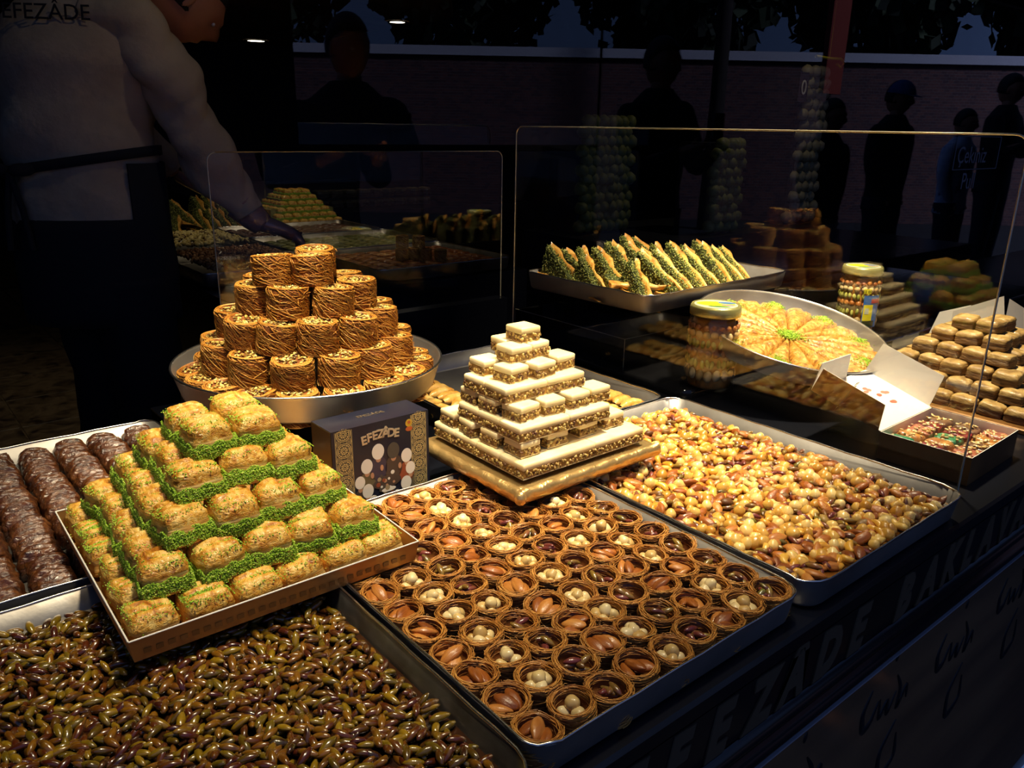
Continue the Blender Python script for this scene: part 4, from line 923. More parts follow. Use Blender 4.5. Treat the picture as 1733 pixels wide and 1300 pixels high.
pr2 = MB(); pm2 = [mat('fruit_' + n, S(*c), .5) for n, c in (('rust', (178, 96, 76)), ('brown', (128, 92, 44)), ('pink', (206, 120, 104)), ('green', (98, 112, 50)))]
for i, (x, y, mi) in enumerate(((.045, .118, 1), (.085, .118, 0), (.12, .095, 2), (.132, .070, 0), (.155, .072, 2), (.135, .045, 0), (.048, .105, 3))):
    for q in range(3):
        a = np.linspace(0, 6.283, 14, endpoint=False); cx, cy = x + rng.normal(0, .004), y + rng.normal(0, .003); n0 = pr2.n
        pr2.add([(cx + .0075 * math.cos(t), cy + .0042 * math.sin(t), .0012 + q * .00012) for t in a], np.array([[i_ for i_ in range(14)]]), mi, False)
link('printed_fruit', pr2.mesh('printed_fruit', pm2), parent=ld)
text('lid_letters', 'ZÂDE', .013, M_letter, (.075, .075, .0012), (0, 0, 0), ld, 0, .0001)
text('flap_letters', 'EFEZÂDE', .017, mat('flap_ink', S(60, 40, 20), .5), (-.0072, .078, .026), (D(180), D(79), D(90)), ld, 0, .0002, 0, 'CENTER')
lok = [mat('lokum_' + n, S(*c), .35, 0, .4, ramp=[(.35, S(*c)), (.6, S(*d))], scale=60, bump=.5, bscale=120) for n, c, d in (('green', (24, 110, 70), (60, 150, 96)), ('crimson', (96, 22, 36), (150, 50, 50)), ('amber', (160, 96, 40), (196, 140, 70)), ('brown', (84, 58, 40), (130, 96, 70)), ('rose', (150, 80, 60), (196, 130, 100)))]
lkn = ['green', 'crimson', 'amber', 'brown', 'rose-brown']
lp = [0, 2, 4, 1, 3, 1, 2, 0, 1, 3, 4, 4, 3, 2, 4]; q = 0
for j in range(3):
    for i in range(5):
        s = lp[(2 - j) * 5 + i]; mb = MB()
        V = None; me = puff_mesh('lokum_cube', .0185, .0225, .036, q + 60, [lok[s], lok[s]], .003, 5, .002)
        wx, wy = TX * (.5 + i) / 5 * .96 + .004, TY * (.5 + j) / 3 * .96 + .003; ca, sa = math.cos(.02), math.sin(.02)
        o = link('lokum_cube', me, (1.327 + wx * ca - wy * sa, .437 + wx * sa + wy * ca, -.5385), (0, 0, rng.normal(0, .05))); tag(o, f'{lkn[s]} lokum cube in the open box, {COLN[j]} row from the front, {COLN[i]} from the left', 'lokum', 'lokum cubes in the open box')
        nb_ = MB()
        for _ in range(16): addsph(nb_, rot3(rng.normal(0, .3), rng.normal(0, .3), rng.uniform(0, 6)) * np.array([.0042, .0028, .0014]) * rng.uniform(.7, 1.2), (rng.uniform(-.015, .015), rng.uniform(-.019, .019), .0378), SPH_S)
        z_ = link('nut_flakes', nb_.mesh('nut_flakes', M_hazel), parent=o); z_['kind'] = 'stuff'; q += 1
# cellophane crumpled under the box and at the pyramid's foot
def sheet(name, x0, y0, x1, y1, z, amp, m, label, n=16, drp=0):
    V = []; rs = np.random.RandomState(5)
    for i in range(n + 1):
        for j in range(n + 1):
            x, y = x0 + (x1 - x0) * i / n, y0 + (y1 - y0) * j / n; V.append((x, y, z + amp * (vnoise(np.array([x, y, 0]), 90, 2) + rs.uniform(-.5, .5)) - (drp * (1 - j / n) ** 2)))
    k = len(V); V += [(a, b, c - .0006) for a, b, c in V]
    F = [(i * (n + 1) + j, (i + 1) * (n + 1) + j, (i + 1) * (n + 1) + j + 1, i * (n + 1) + j + 1) for i in range(n) for j in range(n)]
    F += [tuple(k + q for q in reversed(f)) for f in F]
    mb = MB(); mb.add(V, F, 0, False); o = link(name, mb.mesh(name, m)); tag(o, label, 'film'); return o
sheet('plastic_film', 1.66, .350, 1.98, .45, -.525, .005, M_cello, 'crumpled clear plastic film hanging at the foot of the right pyramid', drp=.05)

# ------------------------------------------------------------------ right pyramid of brown baklava
mb = MB(); bbox(mb, 1.66, .455, -.5405, 2.06, .83, -.530, .002); o = link('pyramid_board', mb.mesh('pyramid_board', M_kraft)); tag(o, 'brown board under the far right baklava pyramid', 'board')
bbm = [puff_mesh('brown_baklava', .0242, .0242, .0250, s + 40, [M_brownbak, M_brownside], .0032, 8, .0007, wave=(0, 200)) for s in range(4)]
for L_ in range(6):
    n = 7 - L_; ex = n * .0500 / 2; cx, cy = 1.855, .645
    for i, j in ring_cells(n):
        if not (i <= 0 or j == 0): continue
        x = cx - ex + (i + .5) * .050 + rng.normal(0, .001); y = cy - ex + (j + .5) * .050 + rng.normal(0, .001)
        if L_ >= 5 or True:
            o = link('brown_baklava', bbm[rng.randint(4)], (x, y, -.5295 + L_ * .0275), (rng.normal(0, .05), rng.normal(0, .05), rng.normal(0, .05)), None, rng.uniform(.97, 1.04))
            tag(o, f'brown baklava piece of the right pyramid, {COLN[L_]} layer up, ' + (f'{COLN[j]} back from the near corner' if i == 0 else f'{COLN[i]} along the street side'), 'baklava', 'brown baklava pyramid on the right')
for L_ in range(7):    # hidden carriers inside the pyramid: the heap's core
    pass
mb = MB()
for L_ in range(6):
    e = (7 - L_) * .025 - .0505
    if e > .01: box(mb, 1.855 - e, .645 - e, -.5295 + L_ * .0275, 1.855 + e + .045, .645 + e + .045, -.5295 + L_ * .0275 + .0265)
o = link('pyramid_core', mb.mesh('pyramid_core', M_brownbak)); tag(o, 'inner stack of brown baklava carrying the far right pyramid', 'baklava')
for (pts, lab) in (([(2.08, .86, -.36), (2.08, .78, -.34), (2.10, .765, -.395), (2.10, .835, -.425)], 'left leaf of the white card standing behind the brown pyramid'),
                   ([(2.09, .80, -.36), (2.10, .66, -.33), (2.11, .70, -.362), (2.09, .80, -.415)], 'large white card leaf standing behind the brown pyramid'),
                   ([(2.12, .69, -.34), (2.24, .50, -.35), (2.24, .50, -.50), (2.12, .69, -.368)], 'rightmost white card leaf behind the brown pyramid')):
    b_ = MB(); P = [Vector(p) for p in pts]; nrm = (P[1] - P[0]).cross(P[3] - P[0]).normalized() * .0015; n = 4
    P = [p if k > 1 else Vector((p.x, p.y, -.5405)) for k, p in enumerate(P)]
    V = [tuple(p) for p in P] + [tuple(p + nrm) for p in P]; b_.add(V, [(0, 1, 2, 3), (7, 6, 5, 4), (0, 4, 5, 1), (1, 5, 6, 2), (2, 6, 7, 3), (3, 7, 4, 0)], 0, False)
    o = link('card_leaf', b_.mesh('card_leaf', M_white)); tag(o, lab, 'card')

# ------------------------------------------------------------------ clear guards and window glass
def pane(name, kind, x0, x1, y0, y1, z0, z1, label, r=.02, edge=True, cat='glass guard'):
    th = .004; mb = MB(); ax = 'X' if abs(x1 - x0) > abs(y1 - y0) else 'Y'
    a0, a1 = (x0, x1) if ax == 'X' else (y0, y1); c = y0 if ax == 'X' else x0
    P = [(a0, z0), (a1, z0)] + [(a1 - r + r * math.cos(t), z1 - r + r * math.sin(t)) for t in np.linspace(0, math.pi / 2, 7)] + [(a0 + r + r * math.cos(t), z1 - r + r * math.sin(t)) for t in np.linspace(math.pi / 2, math.pi, 7)]
    f3 = (lambda p, o_: (p[0], c + o_, p[1])) if ax == 'X' else (lambda p, o_: (c + o_, p[0], p[1]))
    n = len(P); mb.add([f3(p, 0) for p in P] + [f3(p, th) for p in P], np.array([[i for i in range(n)], [2 * n - 1 - i for i in range(n)]]), 0, False)
    o = link(name, mb.mesh(name, M_glass))
    if kind == 'structure': o['kind'] = 'structure'
    else: tag(o, label, cat)
    if edge:
        eb = MB(); Q = [f3(p, th / 2) for p in P[1:]] + [f3(P[0], th / 2)]; tube(eb, Q, th * .42, 5); link('glint_edge', eb.mesh('glint_edge', M_edge), parent=o)  # edge tube carries the painted golden glint of the pane
    return o
pane('glass_guard', 'thing', 1.285, 1.285, .435, 1.548, -.54, .004, 'clear glass guard between the nut tray and the black counter')
pane('glass_guard', 'thing', .612, 1.412, 1.755, 1.755, -.46, -.060, 'clear glass guard in front of the rear trays')
mb = MB(); box(mb, .60, 1.735, -1.2, 1.42, 1.775, -.461); o = link('guard_base', mb.mesh('guard_base', M_navy)); tag(o, 'dark narrow ledge carrying the glass guard of the rear trays', 'ledge')
WP = 1.60
pane('window_1', 'structure', .75, 1.612, WP, WP, -.040, 1.55, '', .001, False)
pane('window_2', 'structure', 1.622, 8.2, WP, WP, -.62, 1.55, '', .001, False)
slab('trim_1', .74, WP - .006, 1.55, 8.3, WP + .012, 1.6, M_dark)
mb = MB(); box(mb, 4.6, 1.57, -1.2, 8.2, 1.66, -.625); box(mb, 1.286, 1.482, -1.2, 4.59, 1.66, -.625)
o = link('side_counter', mb.mesh('side_counter', M_black)); tag(o, 'black side counter carrying the jars and round fan baklava', 'counter')
# the pull notice on the window
M_frost = mat('frosted_letters', S(150, 150, 165), .7)
no = text('notice_letters', 'Çekiniz', .18, M_frost, (3.90, WP - .003, -.115), (D(90), 0, 0), None, 0, .001); tag(no, 'frosted pull notice on the far window reading Çekiniz', 'notice')
text('second_line', 'Pull', .18, M_frost, (.15, -.20, 0), (0, 0, 0), no, 0, .001)
no.scale = (.58, .58, .58)
fr = MB(); wire_pts = [(-.05, -.05), (.78, -.05), (.78, .20), (-.05, .20)]
for i in range(4): a, b = wire_pts[i], wire_pts[(i + 1) % 4]; tube(fr, [(a[0], a[1], 0), (b[0], b[1], 0)], .004, 4)
link('notice_frame', fr.mesh('notice_frame', bpy.data.materials['frosted_letters']), parent=no)

# ------------------------------------------------------------------ the rear display
def rear_counter():
    mb = MB(); box(mb, .73, 2.00, FZ, 1.72, 4.2, -.445); o = link('rear_counter', mb.mesh('rear_counter', M_navy)); tag(o, 'dark rear counter carrying the far trays', 'counter')
rear_counter()
mb = MB(); box(mb, 1.72, 3.9, FZ, 3.4, 6.4, -.445); o = link('rear_counter', mb.mesh('rear_counter', M_navy)); tag(o, 'dark far counter with the dim pastry heaps', 'counter')
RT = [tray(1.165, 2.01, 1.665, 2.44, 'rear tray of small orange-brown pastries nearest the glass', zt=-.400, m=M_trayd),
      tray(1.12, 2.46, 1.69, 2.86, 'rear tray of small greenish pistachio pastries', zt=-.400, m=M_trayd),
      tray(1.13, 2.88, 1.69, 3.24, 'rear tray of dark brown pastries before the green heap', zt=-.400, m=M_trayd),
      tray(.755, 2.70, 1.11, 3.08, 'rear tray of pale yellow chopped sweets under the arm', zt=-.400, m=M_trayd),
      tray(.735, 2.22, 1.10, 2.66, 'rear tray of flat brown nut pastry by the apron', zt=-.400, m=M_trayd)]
M_orange = mat('orange_pastry', S(160, 84, 30), .4, 0, .4, ramp=[(.3, S(104, 46, 14)), (.5, S(166, 90, 34)), (.75, S(214, 150, 84))], scale=50, bump=.6)
M_gpast = mat('green_pastry', S(120, 128, 60), .5, 0, .2, ramp=[(.3, S(76, 84, 30)), (.7, S(160, 156, 84))], scale=40, bump=.5)
def bits(name, x0, y0, x1, y1, nx, ny, z, me, label, cat, group):
    for i in range(nx):
        for j in range(ny):
            o = link(name, me[rng.randint(len(me))], (x0 + (i + .5) * (x1 - x0) / nx + rng.normal(0, .001), y0 + (j + .5) * (y1 - y0) / ny, z), (0, 0, rng.normal(0, .06))); tag(o, f'{label}, {COLN[i]} from left, {COLN[j]} from near rim', cat, group)
om = [puff_mesh('orange_pastry', .022, .019, .026, s + 80, [M_orange, M_orange], .004, 5, .0012) for s in range(3)]
bits('orange_pastry', 1.19, 2.03, 1.65, 2.42, 9, 9, -.437, om, 'orange-brown pastry in the nearest rear tray', 'pastry', 'orange pastries in the rear tray')
gm_ = [puff_mesh('green_pastry', .020, .018, .026, s + 84, [M_gpast, M_gpast], .004, 5, .001) for s in range(2)]
bits('green_pastry', 1.16, 2.48, 1.66, 2.84, 11, 8, -.437, gm_, 'greenish pastry in the second rear tray', 'pastry', 'green pastries in the rear tray')
dm_ = [puff_mesh('brown_pastry', .020, .018, .026, s + 88, [M_choc, M_choc], .004, 5, .001) for s in range(2)]
bits('brown_pastry', 1.16, 2.90, 1.67, 3.22, 11, 7, -.437, dm_, 'dark brown pastry in the third rear tray', 'pastry', 'brown pastries in the rear tray')
# stacked little rolls standing on the nearest rear tray
for k, (x, y, z) in enumerate(((1.36, 2.20, -.411), (1.40, 2.19, -.411), (1.425, 2.16, -.411), (1.375, 2.22, -.373), (1.415, 2.185, -.373), (1.455, 2.12, -.411))):
    o = link('kadayif_roll', roll_meshes[k % 4][0], (x, y, z), (0, 0, k), None, (.62, .62, .78)); tag(o, f'little shredded roll stacked on the nearest rear tray, {COLN[k]} of the small stack', 'kadayif roll', 'little rolls stacked in the rear tray')
def heap(name, x0, y0, x1, y1, zb, h, n, s, mats_, label, cat):
    mb = MB(); cx, cy = (x0 + x1) / 2, (y0 + y1) / 2
    for _ in range(n):
        u, v = rng.uniform(-1, 1, 2); z = h * (1 - max(abs(u), abs(v)) ** 2.2) * rng.uniform(.75, 1)
        addsph(mb, rot3(rng.uniform(0, 6), rng.uniform(0, 6), 0) * np.array([s, s * .6, s * .55]) * rng.uniform(.7, 1.2), (cx + u * (x1 - x0) / 2, cy + v * (y1 - y0) / 2, zb + z), SPH_S)
    o = link(name, mb.mesh(name, mats_)); tag(o, label, cat, kind='stuff')
heap('pale_sweets', .79, 2.73, 1.08, 3.05, -.392, .018, 700, .010, mat('pale_sweet', S(206, 186, 110), .5, ramp=[(.1, S(90, 60, 30)), (.25, S(206, 180, 100)), (.9, S(232, 214, 150))], scale=20, island=.9), 'heap of pale yellow chopped sweets in the rear tray', 'sweets')
heap('nut_pastry', .78, 2.25, 1.06, 2.63, -.394, .012, 700, .010, mat('brown_sweet', S(150, 96, 50), .5, ramp=[(.1, S(96, 54, 24)), (.6, S(156, 100, 54)), (.9, S(196, 146, 90))], scale=20, island=.9), 'flat heap of brown nut pastry in the rear tray', 'sweets')
# far green pyramid
mb = MB(); box(mb, 1.40, 3.30, -.4445, 1.78, 3.62, -.4295); o = link('pyramid_board', mb.mesh('pyramid_board', M_goldcard)); tag(o, 'gold card under the small far green pyramid', 'board')
for L_ in range(6):
    n = 8 - L_
    for i in range(n):
        for j in ([0] if L_ < 5 else [0, 1]):
            x = 1.59 - n * .021 + (i + .5) * .042; y = 3.36 + L_ * .020 + j * .042
            for jj, (xx, yy) in enumerate(((x, y), (1.59 - n * .021 + .021, y + (i + 1) * .042)) if (i < n - 1 and j == 0) else ((x, y),)):
                o = link('baklava_square', bak_meshes[rng.randint(5)], (xx, yy, -.4290 + L_ * .0245), (0, 0, rng.normal(0, .05)), None, (.78, .78, .70)); 
                tag(o, 'green-crumbed square in the small far pyramid, ' + f'{COLN[L_]} layer up, ' + (f'{COLN[i + j * 8]} from the left' if jj == 0 else f'{COLN[i]} along the left side'), 'baklava', 'far green baklava pyramid')
                c_ = link('pistachio_crumbs', cr_band[rng.randint(3)], parent=o); c_['kind'] = 'stuff'
mb = MB(); box(mb, 1.44, 3.40, -.429, 1.74, 3.60, -.36); box(mb, 1.50, 3.44, -.36, 1.68, 3.58, -.32); o = link('pyramid_core', mb.mesh('pyramid_core', M_gpast)); tag(o, 'inner stack of the far green pyramid', 'baklava')
# far leaning triangles: by the apron and beside the green pyramid
for k in range(7):
    put_sandwich(.80 + (k % 3) * .075 + .02 * (k // 3), 3.24 + (k // 3) * .1, -.4445 + .0 * k + .055 * (k // 3), D(18 + 6 * (k % 2)), D(-30 + 12 * k), f'far pastry triangle piled beside the apron, {COLN[k]} of the heap', 'far pastry triangles by the apron', sc=1.25)
for k in range(7):
    put_sandwich(1.10 + k * .046, 3.42 + .012 * k, -.4445, D(16), D(10), f'far pastry triangle standing left of the far green pyramid, {COLN[k]} of the rank', 'far pastry triangles by the green pyramid', sc=1.2)
for k in range(6):
    put_sandwich(1.15 + k * .046, 3.60, -.4445 + .03, D(16), D(10), f'rearmost pastry triangle left of the far green pyramid, {COLN[k]} of the rear rank', 'far pastry triangles by the green pyramid', sc=1.35)
# dim heaps on the far counter
for k in range(9):
    for j in range(2):
        o = link('brown_baklava', bbm[k % 4], (2.05 + k * .085, 4.15, -.4445 + j * .055), (0, 0, .1 * k), None, 1.6); tag(o, f'dim brown baklava block on the far counter, {"upper" if j else "lower"} row, {COLN[k]} from the left', 'baklava', 'dim baklava on the far counter')
# knobbly wall of confectionery
M_sw = [mat('sweet_green', S(110, 116, 50), .6, ramp=[(.1, S(70, 78, 26)), (.5, S(116, 120, 56)), (.9, S(156, 152, 90))], scale=20), mat('sweet_pale', S(170, 160, 128), .6, ramp=[(.1, S(120, 110, 84)), (.5, S(170, 160, 126)), (.9, S(206, 196, 164))], scale=20)]
mk = []
for mm in M_sw: mb = MB(); vv = SPH_L[0] * (1 + .12 * vnoise(SPH_L[0], 3, 2))[:, None] * .033; addsph(mb, np.eye(3), (0, 0, 0), SPH, 0, SPH[0] * .036 * (1 + .12 * vnoise(SPH[0], 3, 2))[:, None]); mk.append(mb.mesh('sweet_ball', mm))
def sweet_wall(cx, y, z0, w_, h, cols, rows, mi, label, tap):
    mb = MB(); box(mb, cx - w_ / 2, y, z0 - .02, cx + w_ / 2, y + .22, z0 + h * .97)
    o = link('confectionery_display', mb.mesh('display_back', M_dark)); tag(o, label, 'sweets display')
    for r in range(rows):
        n = int(cols * (1 - tap * r / rows))
        for c in range(n):
            link('sweet_ball', mk[mi], (cx + (c + .5 - n / 2 + .5 * (r % 2) - .25) * w_ / cols, y - .012 + rng.uniform(-.012, .012), z0 + (r + .5) * h / rows), (rng.uniform(0, 6), rng.uniform(0, 6), 0), o)
sweet_wall(3.07, 2.98, -.499, .36, .56, 7, 12, 0, 'dim knobbly green wall of sweets behind the leaning triangles', 0)
sweet_wall(3.60, 2.62, -.499, .22, .46, 5, 10, 0, 'narrow knobbly green column of sweets behind the window', 0)
sweet_wall(4.42, 2.66, -.499, .30, .86, 5, 15, 1, 'tall pale knobbly tower of sweets with a price card', .1)
mb = MB(); box(mb, 2.80, 2.55, FZ, 4.9, 3.3, -.52); o = link('sweets_cabinet', mb.mesh('sweets_cabinet', M_dark)); tag(o, 'dark base under the knobbly towers of sweets', 'cabinet')
mb = MB(); box(mb, 4.17, 2.60, .165, 4.26, 2.606, .32); o = link('price_card', mb.mesh('price_card', M_black)); tag(o, 'small black price card with a white zero', 'price card')
text('numeral', '0', .11, M_white, (4.215, 2.597, .205), (D(90), 0, 0), o, 0, .001, 0, 'CENTER')
mb = MB(); tube(mb, [(4.22, 2.55, .40), (4.34, 2.54, .395), (4.46, 2.54, .40), (4.52, 2.55, .385), (4.50, 2.56, .36), (4.46, 2.56, .375)], .008, 6); tube(mb, [(4.34, 2.54, .395), (4.34, 2.54, 1.6)], .0012, 4); o = link('yellow_ribbon', mb.mesh('yellow_ribbon', lidm[1])); tag(o, 'bright yellow ribbon loop above the price card', 'ribbon')

# hood with two recessed lamps over the rear display
M_hood = mat('tan_hood', S(124, 88, 58), .7, ramp=[(.3, S(104, 72, 46)), (.7, S(140, 100, 66))], scale=3, stretch=(.4, 2, 1))
mb = MB(); mb.add([(1.6, 3.3, .60), (2.42, 3.42, .60), (2.93, 4.12, .60), (3.0, 6.6, .60), (1.6, 6.6, .60), (1.6, 3.3, .64), (2.42, 3.42, .64), (2.93, 4.12, .64), (3.0, 6.6, .64), (1.6, 6.6, .64)], np.array([[0, 5, 6, 1], [1, 6, 7, 2], [2, 7, 8, 3], [3, 8, 9, 4], [4, 9, 5, 0]]), 0, False)
mb.f.append(np.array([[0, 1, 2, 3, 4], [9, 8, 7, 6, 5]])); mb.m.append(0); mb.sm.append(False)
hood = link('lamp_hood', mb.mesh('lamp_hood', M_hood)); tag(hood, 'tan hood with two recessed lamps over the rear display', 'hood')
M_lamp = mat('lamp_glow', (1, .93, .75, 1), .5, emit=(1, .9, .68, 1), estr=9)
for (x, y) in ((2.748, 6.5), (2.92, 4.62)):
    pass
for i, (x, y) in enumerate(((2.66, 6.32), (2.79, 4.50))):
    mb = MB(); lathe(mb, [(0, .596), (.045 if i else .062, .596), (.05 if i else .07, .5965)], 24, 0, (x, y, 0)); link('lamp_disc', mb.mesh('lamp_disc', M_lamp), parent=hood)
    mb = MB(); lathe(mb, [(.045 if i else .062, .5945), (.062 if i else .085, .594), (.066 if i else .09, .5995)], 24, 0, (x, y, 0)); link('lamp_ring', mb.mesh('lamp_ring', M_steel), parent=hood)
spot('spot_over_rear_trays', (1.5, 2.6, .62), (1.4, 2.7, -.4), 6, 80, 1)
spot('spot_over_rear_green', (1.6, 3.1, .55), (1.5, 3.4, -.4), 6, 60, 1)
spot('spot_over_sweet_towers', (3.9, 2.2, 1.2), (3.8, 2.7, .1), 7, 80, 1)

# ------------------------------------------------------------------ people
def skinned(name, chain, m, parent=None, sub=2, root=0):
    """chain: verts {key: (pos, radius)}, edges; one continuous surface from a Skin modifier"""
    verts, edges = chain; keys = list(verts); me = bpy.data.meshes.new(name)
    me.from_pydata([verts[k][0] for k in keys], [(keys.index(a), keys.index(b)) for a, b in edges], []); me.update()
    o = bpy.data.objects.new(name, me); C.objects.link(o); o.modifiers.new('skin', 'SKIN')
    for k, sv in zip(keys, me.skin_vertices[0].data):
        r = verts[k][1]; sv.radius = (r, r) if not isinstance(r, tuple) else r; sv.use_root = keys.index(k) == root
    s = o.modifiers.new('sub', 'SUBSURF'); s.levels = sub; s.render_levels = sub
    o.modifiers['skin'].use_smooth_shade = True; me.materials.append(m)
    if parent is not None: o.parent = parent
    return o
def loft(mb, rings, k=24, mat_=0, wr=0, seed=0):
    """rings: (centre, u-vector, v-vector)"""
    V = []
    for c, u, v in rings:
        c, u, v = map(np.array, (c, u, v))
        for i in range(k):
            a = 6.283 * i / k; p = c + u * math.cos(a) + v * math.sin(a)
            d = (p - c) / (np.linalg.norm(p - c) + 1e-9); p = p + d * wr * (vnoise(p, 14, seed) + .6 * math.sin(p[2] * 34 + 3 * math.sin(a) + seed) + .45 * abs(math.sin(p[2] * 62 + 5 * math.sin(a * 1.0 + seed) + p[0] * 30))); V.append(p)
    n = len(rings); F = [(j * k + i, j * k + (i + 1) % k, (j + 1) * k + (i + 1) % k, (j + 1) * k + i) for j in range(n - 1) for i in range(k)]
    mb.add(V, F, mat_)
    n0 = mb.n - n * k; mb.f.append(np.array([[n0 + k - 1 - i for i in range(k)], [n0 + (n - 1) * k + i for i in range(k)]])); mb.m.append(mat_); mb.sm.append(True)
def interp_rings(keys, n=30):
    K = [(np.array(c, float), np.array(u, float), np.array(v, float)) for c, u, v in keys]; out = []; t = np.linspace(0, len(K) - 1, n)
    def cr(p0, p1, p2, p3, f): return .5 * ((2 * p1) + (-p0 + p2) * f + (2 * p0 - 5 * p1 + 4 * p2 - p3) * f * f + (-p0 + 3 * p1 - 3 * p2 + p3) * f ** 3)
    for q in t:
        i = min(int(q), len(K) - 2); f = q - i; g = lambda a: cr(K[max(i - 1, 0)][a], K[i][a], K[i + 1][a], K[min(i + 2, len(K) - 1)][a], f); out.append((g(0), g(1), g(2)))
    return out
def limb_rings(pts, radii, n=30):
    P = [np.array(p, float) for p in pts]; keys = []
    for i, p in enumerate(P):
        d = P[min(i + 1, len(P) - 1)] - P[max(i - 1, 0)]; d /= np.linalg.norm(d); ref = np.array([0, 1.0, 0]) if abs(d[1]) < .8 else np.array([1.0, 0, 0])
        u = np.cross(d, ref); u /= np.linalg.norm(u); v = np.cross(d, u); keys.append((p, u * radii[i], v * radii[i]))
    return interp_rings(keys, n)
def head_mesh(name, m):
    """a head with brow, nose, mouth, ears and chin, looking along +X"""
    s = sphere(28, 22); v = s[0].copy(); x, y, z = v[:, 0].copy(), v[:, 1].copy(), v[:, 2].copy()
    v[:, 0] = x * .098; v[:, 1] = y * .076 * (1 - .22 * np.clip(-z, 0, 1)); v[:, 2] = z * .118
    f = np.clip(x, 0, 1)
    v[:, 0] += .030 * f ** 2 * np.exp(-((z + .12) / .2) ** 2) * np.exp(-(y / .2) ** 2)          # nose
    v[:, 0] += .010 * f * np.exp(-((z - .28) / .12) ** 2)                                         # brow
    v[:, 0] -= .010 * f * (np.exp(-((z - .05) / .12) ** 2) * np.exp(-((abs(y) - .38) / .18) ** 2))  # eye sockets
    v[:, 0] += .012 * f * np.exp(-((z + .52) / .08) ** 2) * np.exp(-(y / .32) ** 2)              # lips
    v[:, 0] += .014 * f * np.exp(-((z + .85) / .14) ** 2)                                        # chin
    v[:, 0] -= .012 * np.clip(-x, 0, 1) * np.clip(-z, 0, 1)
    mb = MB(); addsph(mb, np.eye(3), (0, 0, 0), s, 0, v)
    for sy in (-1, 1):
        addsph(mb, np.diag([.016, .006, .028]), (-.004, sy * .076, -.004), SPH_L); addsph(mb, np.diag([.006, .009, .006]), (.084, sy * .030, .006), SPH_L, 1)
    return mb.mesh(name, [m, M_white])
def hair_mesh(name, m, long_=0):
    s = sphere(24, 18); v = s[0].copy(); keep = v[:, 2]
    v2 = v * (.106, .084, .124); v2[:, 0] -= .012; v2[:, 2] += .012
    low = (v[:, 0] > .25) & (v[:, 2] < .42); v2[low] *= .72
    v2[v[:, 2] < -.35] *= (.8 if not long_ else 1.05); v2[:, 2] -= long_ * np.clip(-v[:, 2], 0, 1)
    mb = MB(); addsph(mb, np.eye(3), (0, 0, 0), s, 0, v2); return mb.mesh(name, m)
def hand_chain(w, d, side, curl=.5, s=1.0):
    """a palm with five bent fingers from wrist w along direction d; side is the thumb side direction"""
    w, d, side = Vector(w), Vector(d).normalized(), Vector(side); side = (side - d * side.dot(d)).normalized(); nrm = d.cross(side).normalized()
    V, E = {'w': (tuple(w - d * .03), .024 * s), 'p1': (tuple(w + d * .03 * s), (.034 * s, .020 * s)), 'p2': (tuple(w + d * .075 * s), (.036 * s, .017 * s))}, [('w', 'p1'), ('p1', 'p2')]
    for i, (o, l) in enumerate(((.028, .066), (.010, .075), (-.009, .070), (-.026, .054))):
        b = w + d * .080 * s + side * o * s; p = b; a = 0; prev = 'p2'
        for q in range(3):
            a += curl * (.7 + .25 * q); dd = d * math.cos(a) - nrm * math.sin(a); p = p + dd * l * s * (.45, .32, .23)[q]; k = f'f{i}{q}'; V[k] = (tuple(p), (.0092, .0085, .0072)[q] * s); E.append((prev, k)); prev = k
    t0 = w + d * .028 * s + side * .032 * s; V['t0'] = (tuple(t0), .013 * s); V['t1'] = (tuple(t0 + (d * .6 + side * .7 - nrm * .3).normalized() * .034 * s), .0105 * s); V['t2'] = (tuple(t0 + (d * .6 + side * .7 - nrm * .3).normalized() * .034 * s + (d * .9 + side * .1 - nrm * .5).normalized() * .028 * s), .009 * s)
    E += [('p1', 't0'), ('t0', 't1'), ('t1', 't2')]; return V, E

# the shop worker, reaching over the rear trays with a gloved hand
W = link('person', None, (.60 * .88, 2.70 * .88, FZ * .88), (0, 0, 0), None, .88); tag(W, 'worker in beige shirt and dark apron, seen from behind, reaching over the rear trays', 'person')
off = Vector((-.60, -2.70, -FZ))
def wp(*p): return (p[0] - .60, p[1] - 2.70, p[2] - FZ)
bodyV = {'pel': (wp(.57, 2.66, -.24), .10), 'sp': (wp(.575, 2.66, -.02), .10), 'ch': (wp(.60, 2.66, .20), .12), 'nk': (wp(.70, 2.64, .38), .055), 'hd': (wp(.79, 2.63, .40), .06),
         'rs': (wp(.735, 2.50, .24), .062), 're': (wp(.838, 2.47, -.055), .038), 'rw': (wp(.968, 2.418, -.285), .026),
         'ls': (wp(.62, 2.87, .27), .062), 'le': (wp(.76, 3.0, .02), .045), 'lw': (wp(.93, 2.98, -.18), .030),
         'rh': (wp(.60, 2.60, -.34), .075), 'rk': (wp(.63, 2.55, -.80), .062), 'ra': (wp(.58, 2.56, -1.30), .042), 'rt': (wp(.72, 2.55, -1.335), .035),
         'lh': (wp(.55, 2.72, -.34), .075), 'lk': (wp(.57, 2.77, -.80), .062), 'la': (wp(.52, 2.78, -1.30), .042), 'lt': (wp(.66, 2.80, -1.335), .035)}
bodyE = [('pel', 'sp'), ('sp', 'ch'), ('ch', 'nk'), ('nk', 'hd'), ('ch', 'rs'), ('rs', 're'), ('re', 'rw'), ('ch', 'ls'), ('ls', 'le'), ('le', 'lw'), ('pel', 'rh'), ('rh', 'rk'), ('rk', 'ra'), ('ra', 'rt'), ('pel', 'lh'), ('lh', 'lk'), ('lk', 'la'), ('la', 'lt')]
skinned('body', (bodyV, bodyE), M_skin, W)
hm = link('head', head_mesh('head', M_skin), wp(.895, 2.60, .335), (0, D(48), D(-12)), W); link('hair', hair_mesh('hair', M_hair), (0, 0, 0), (0, 0, 0), hm)
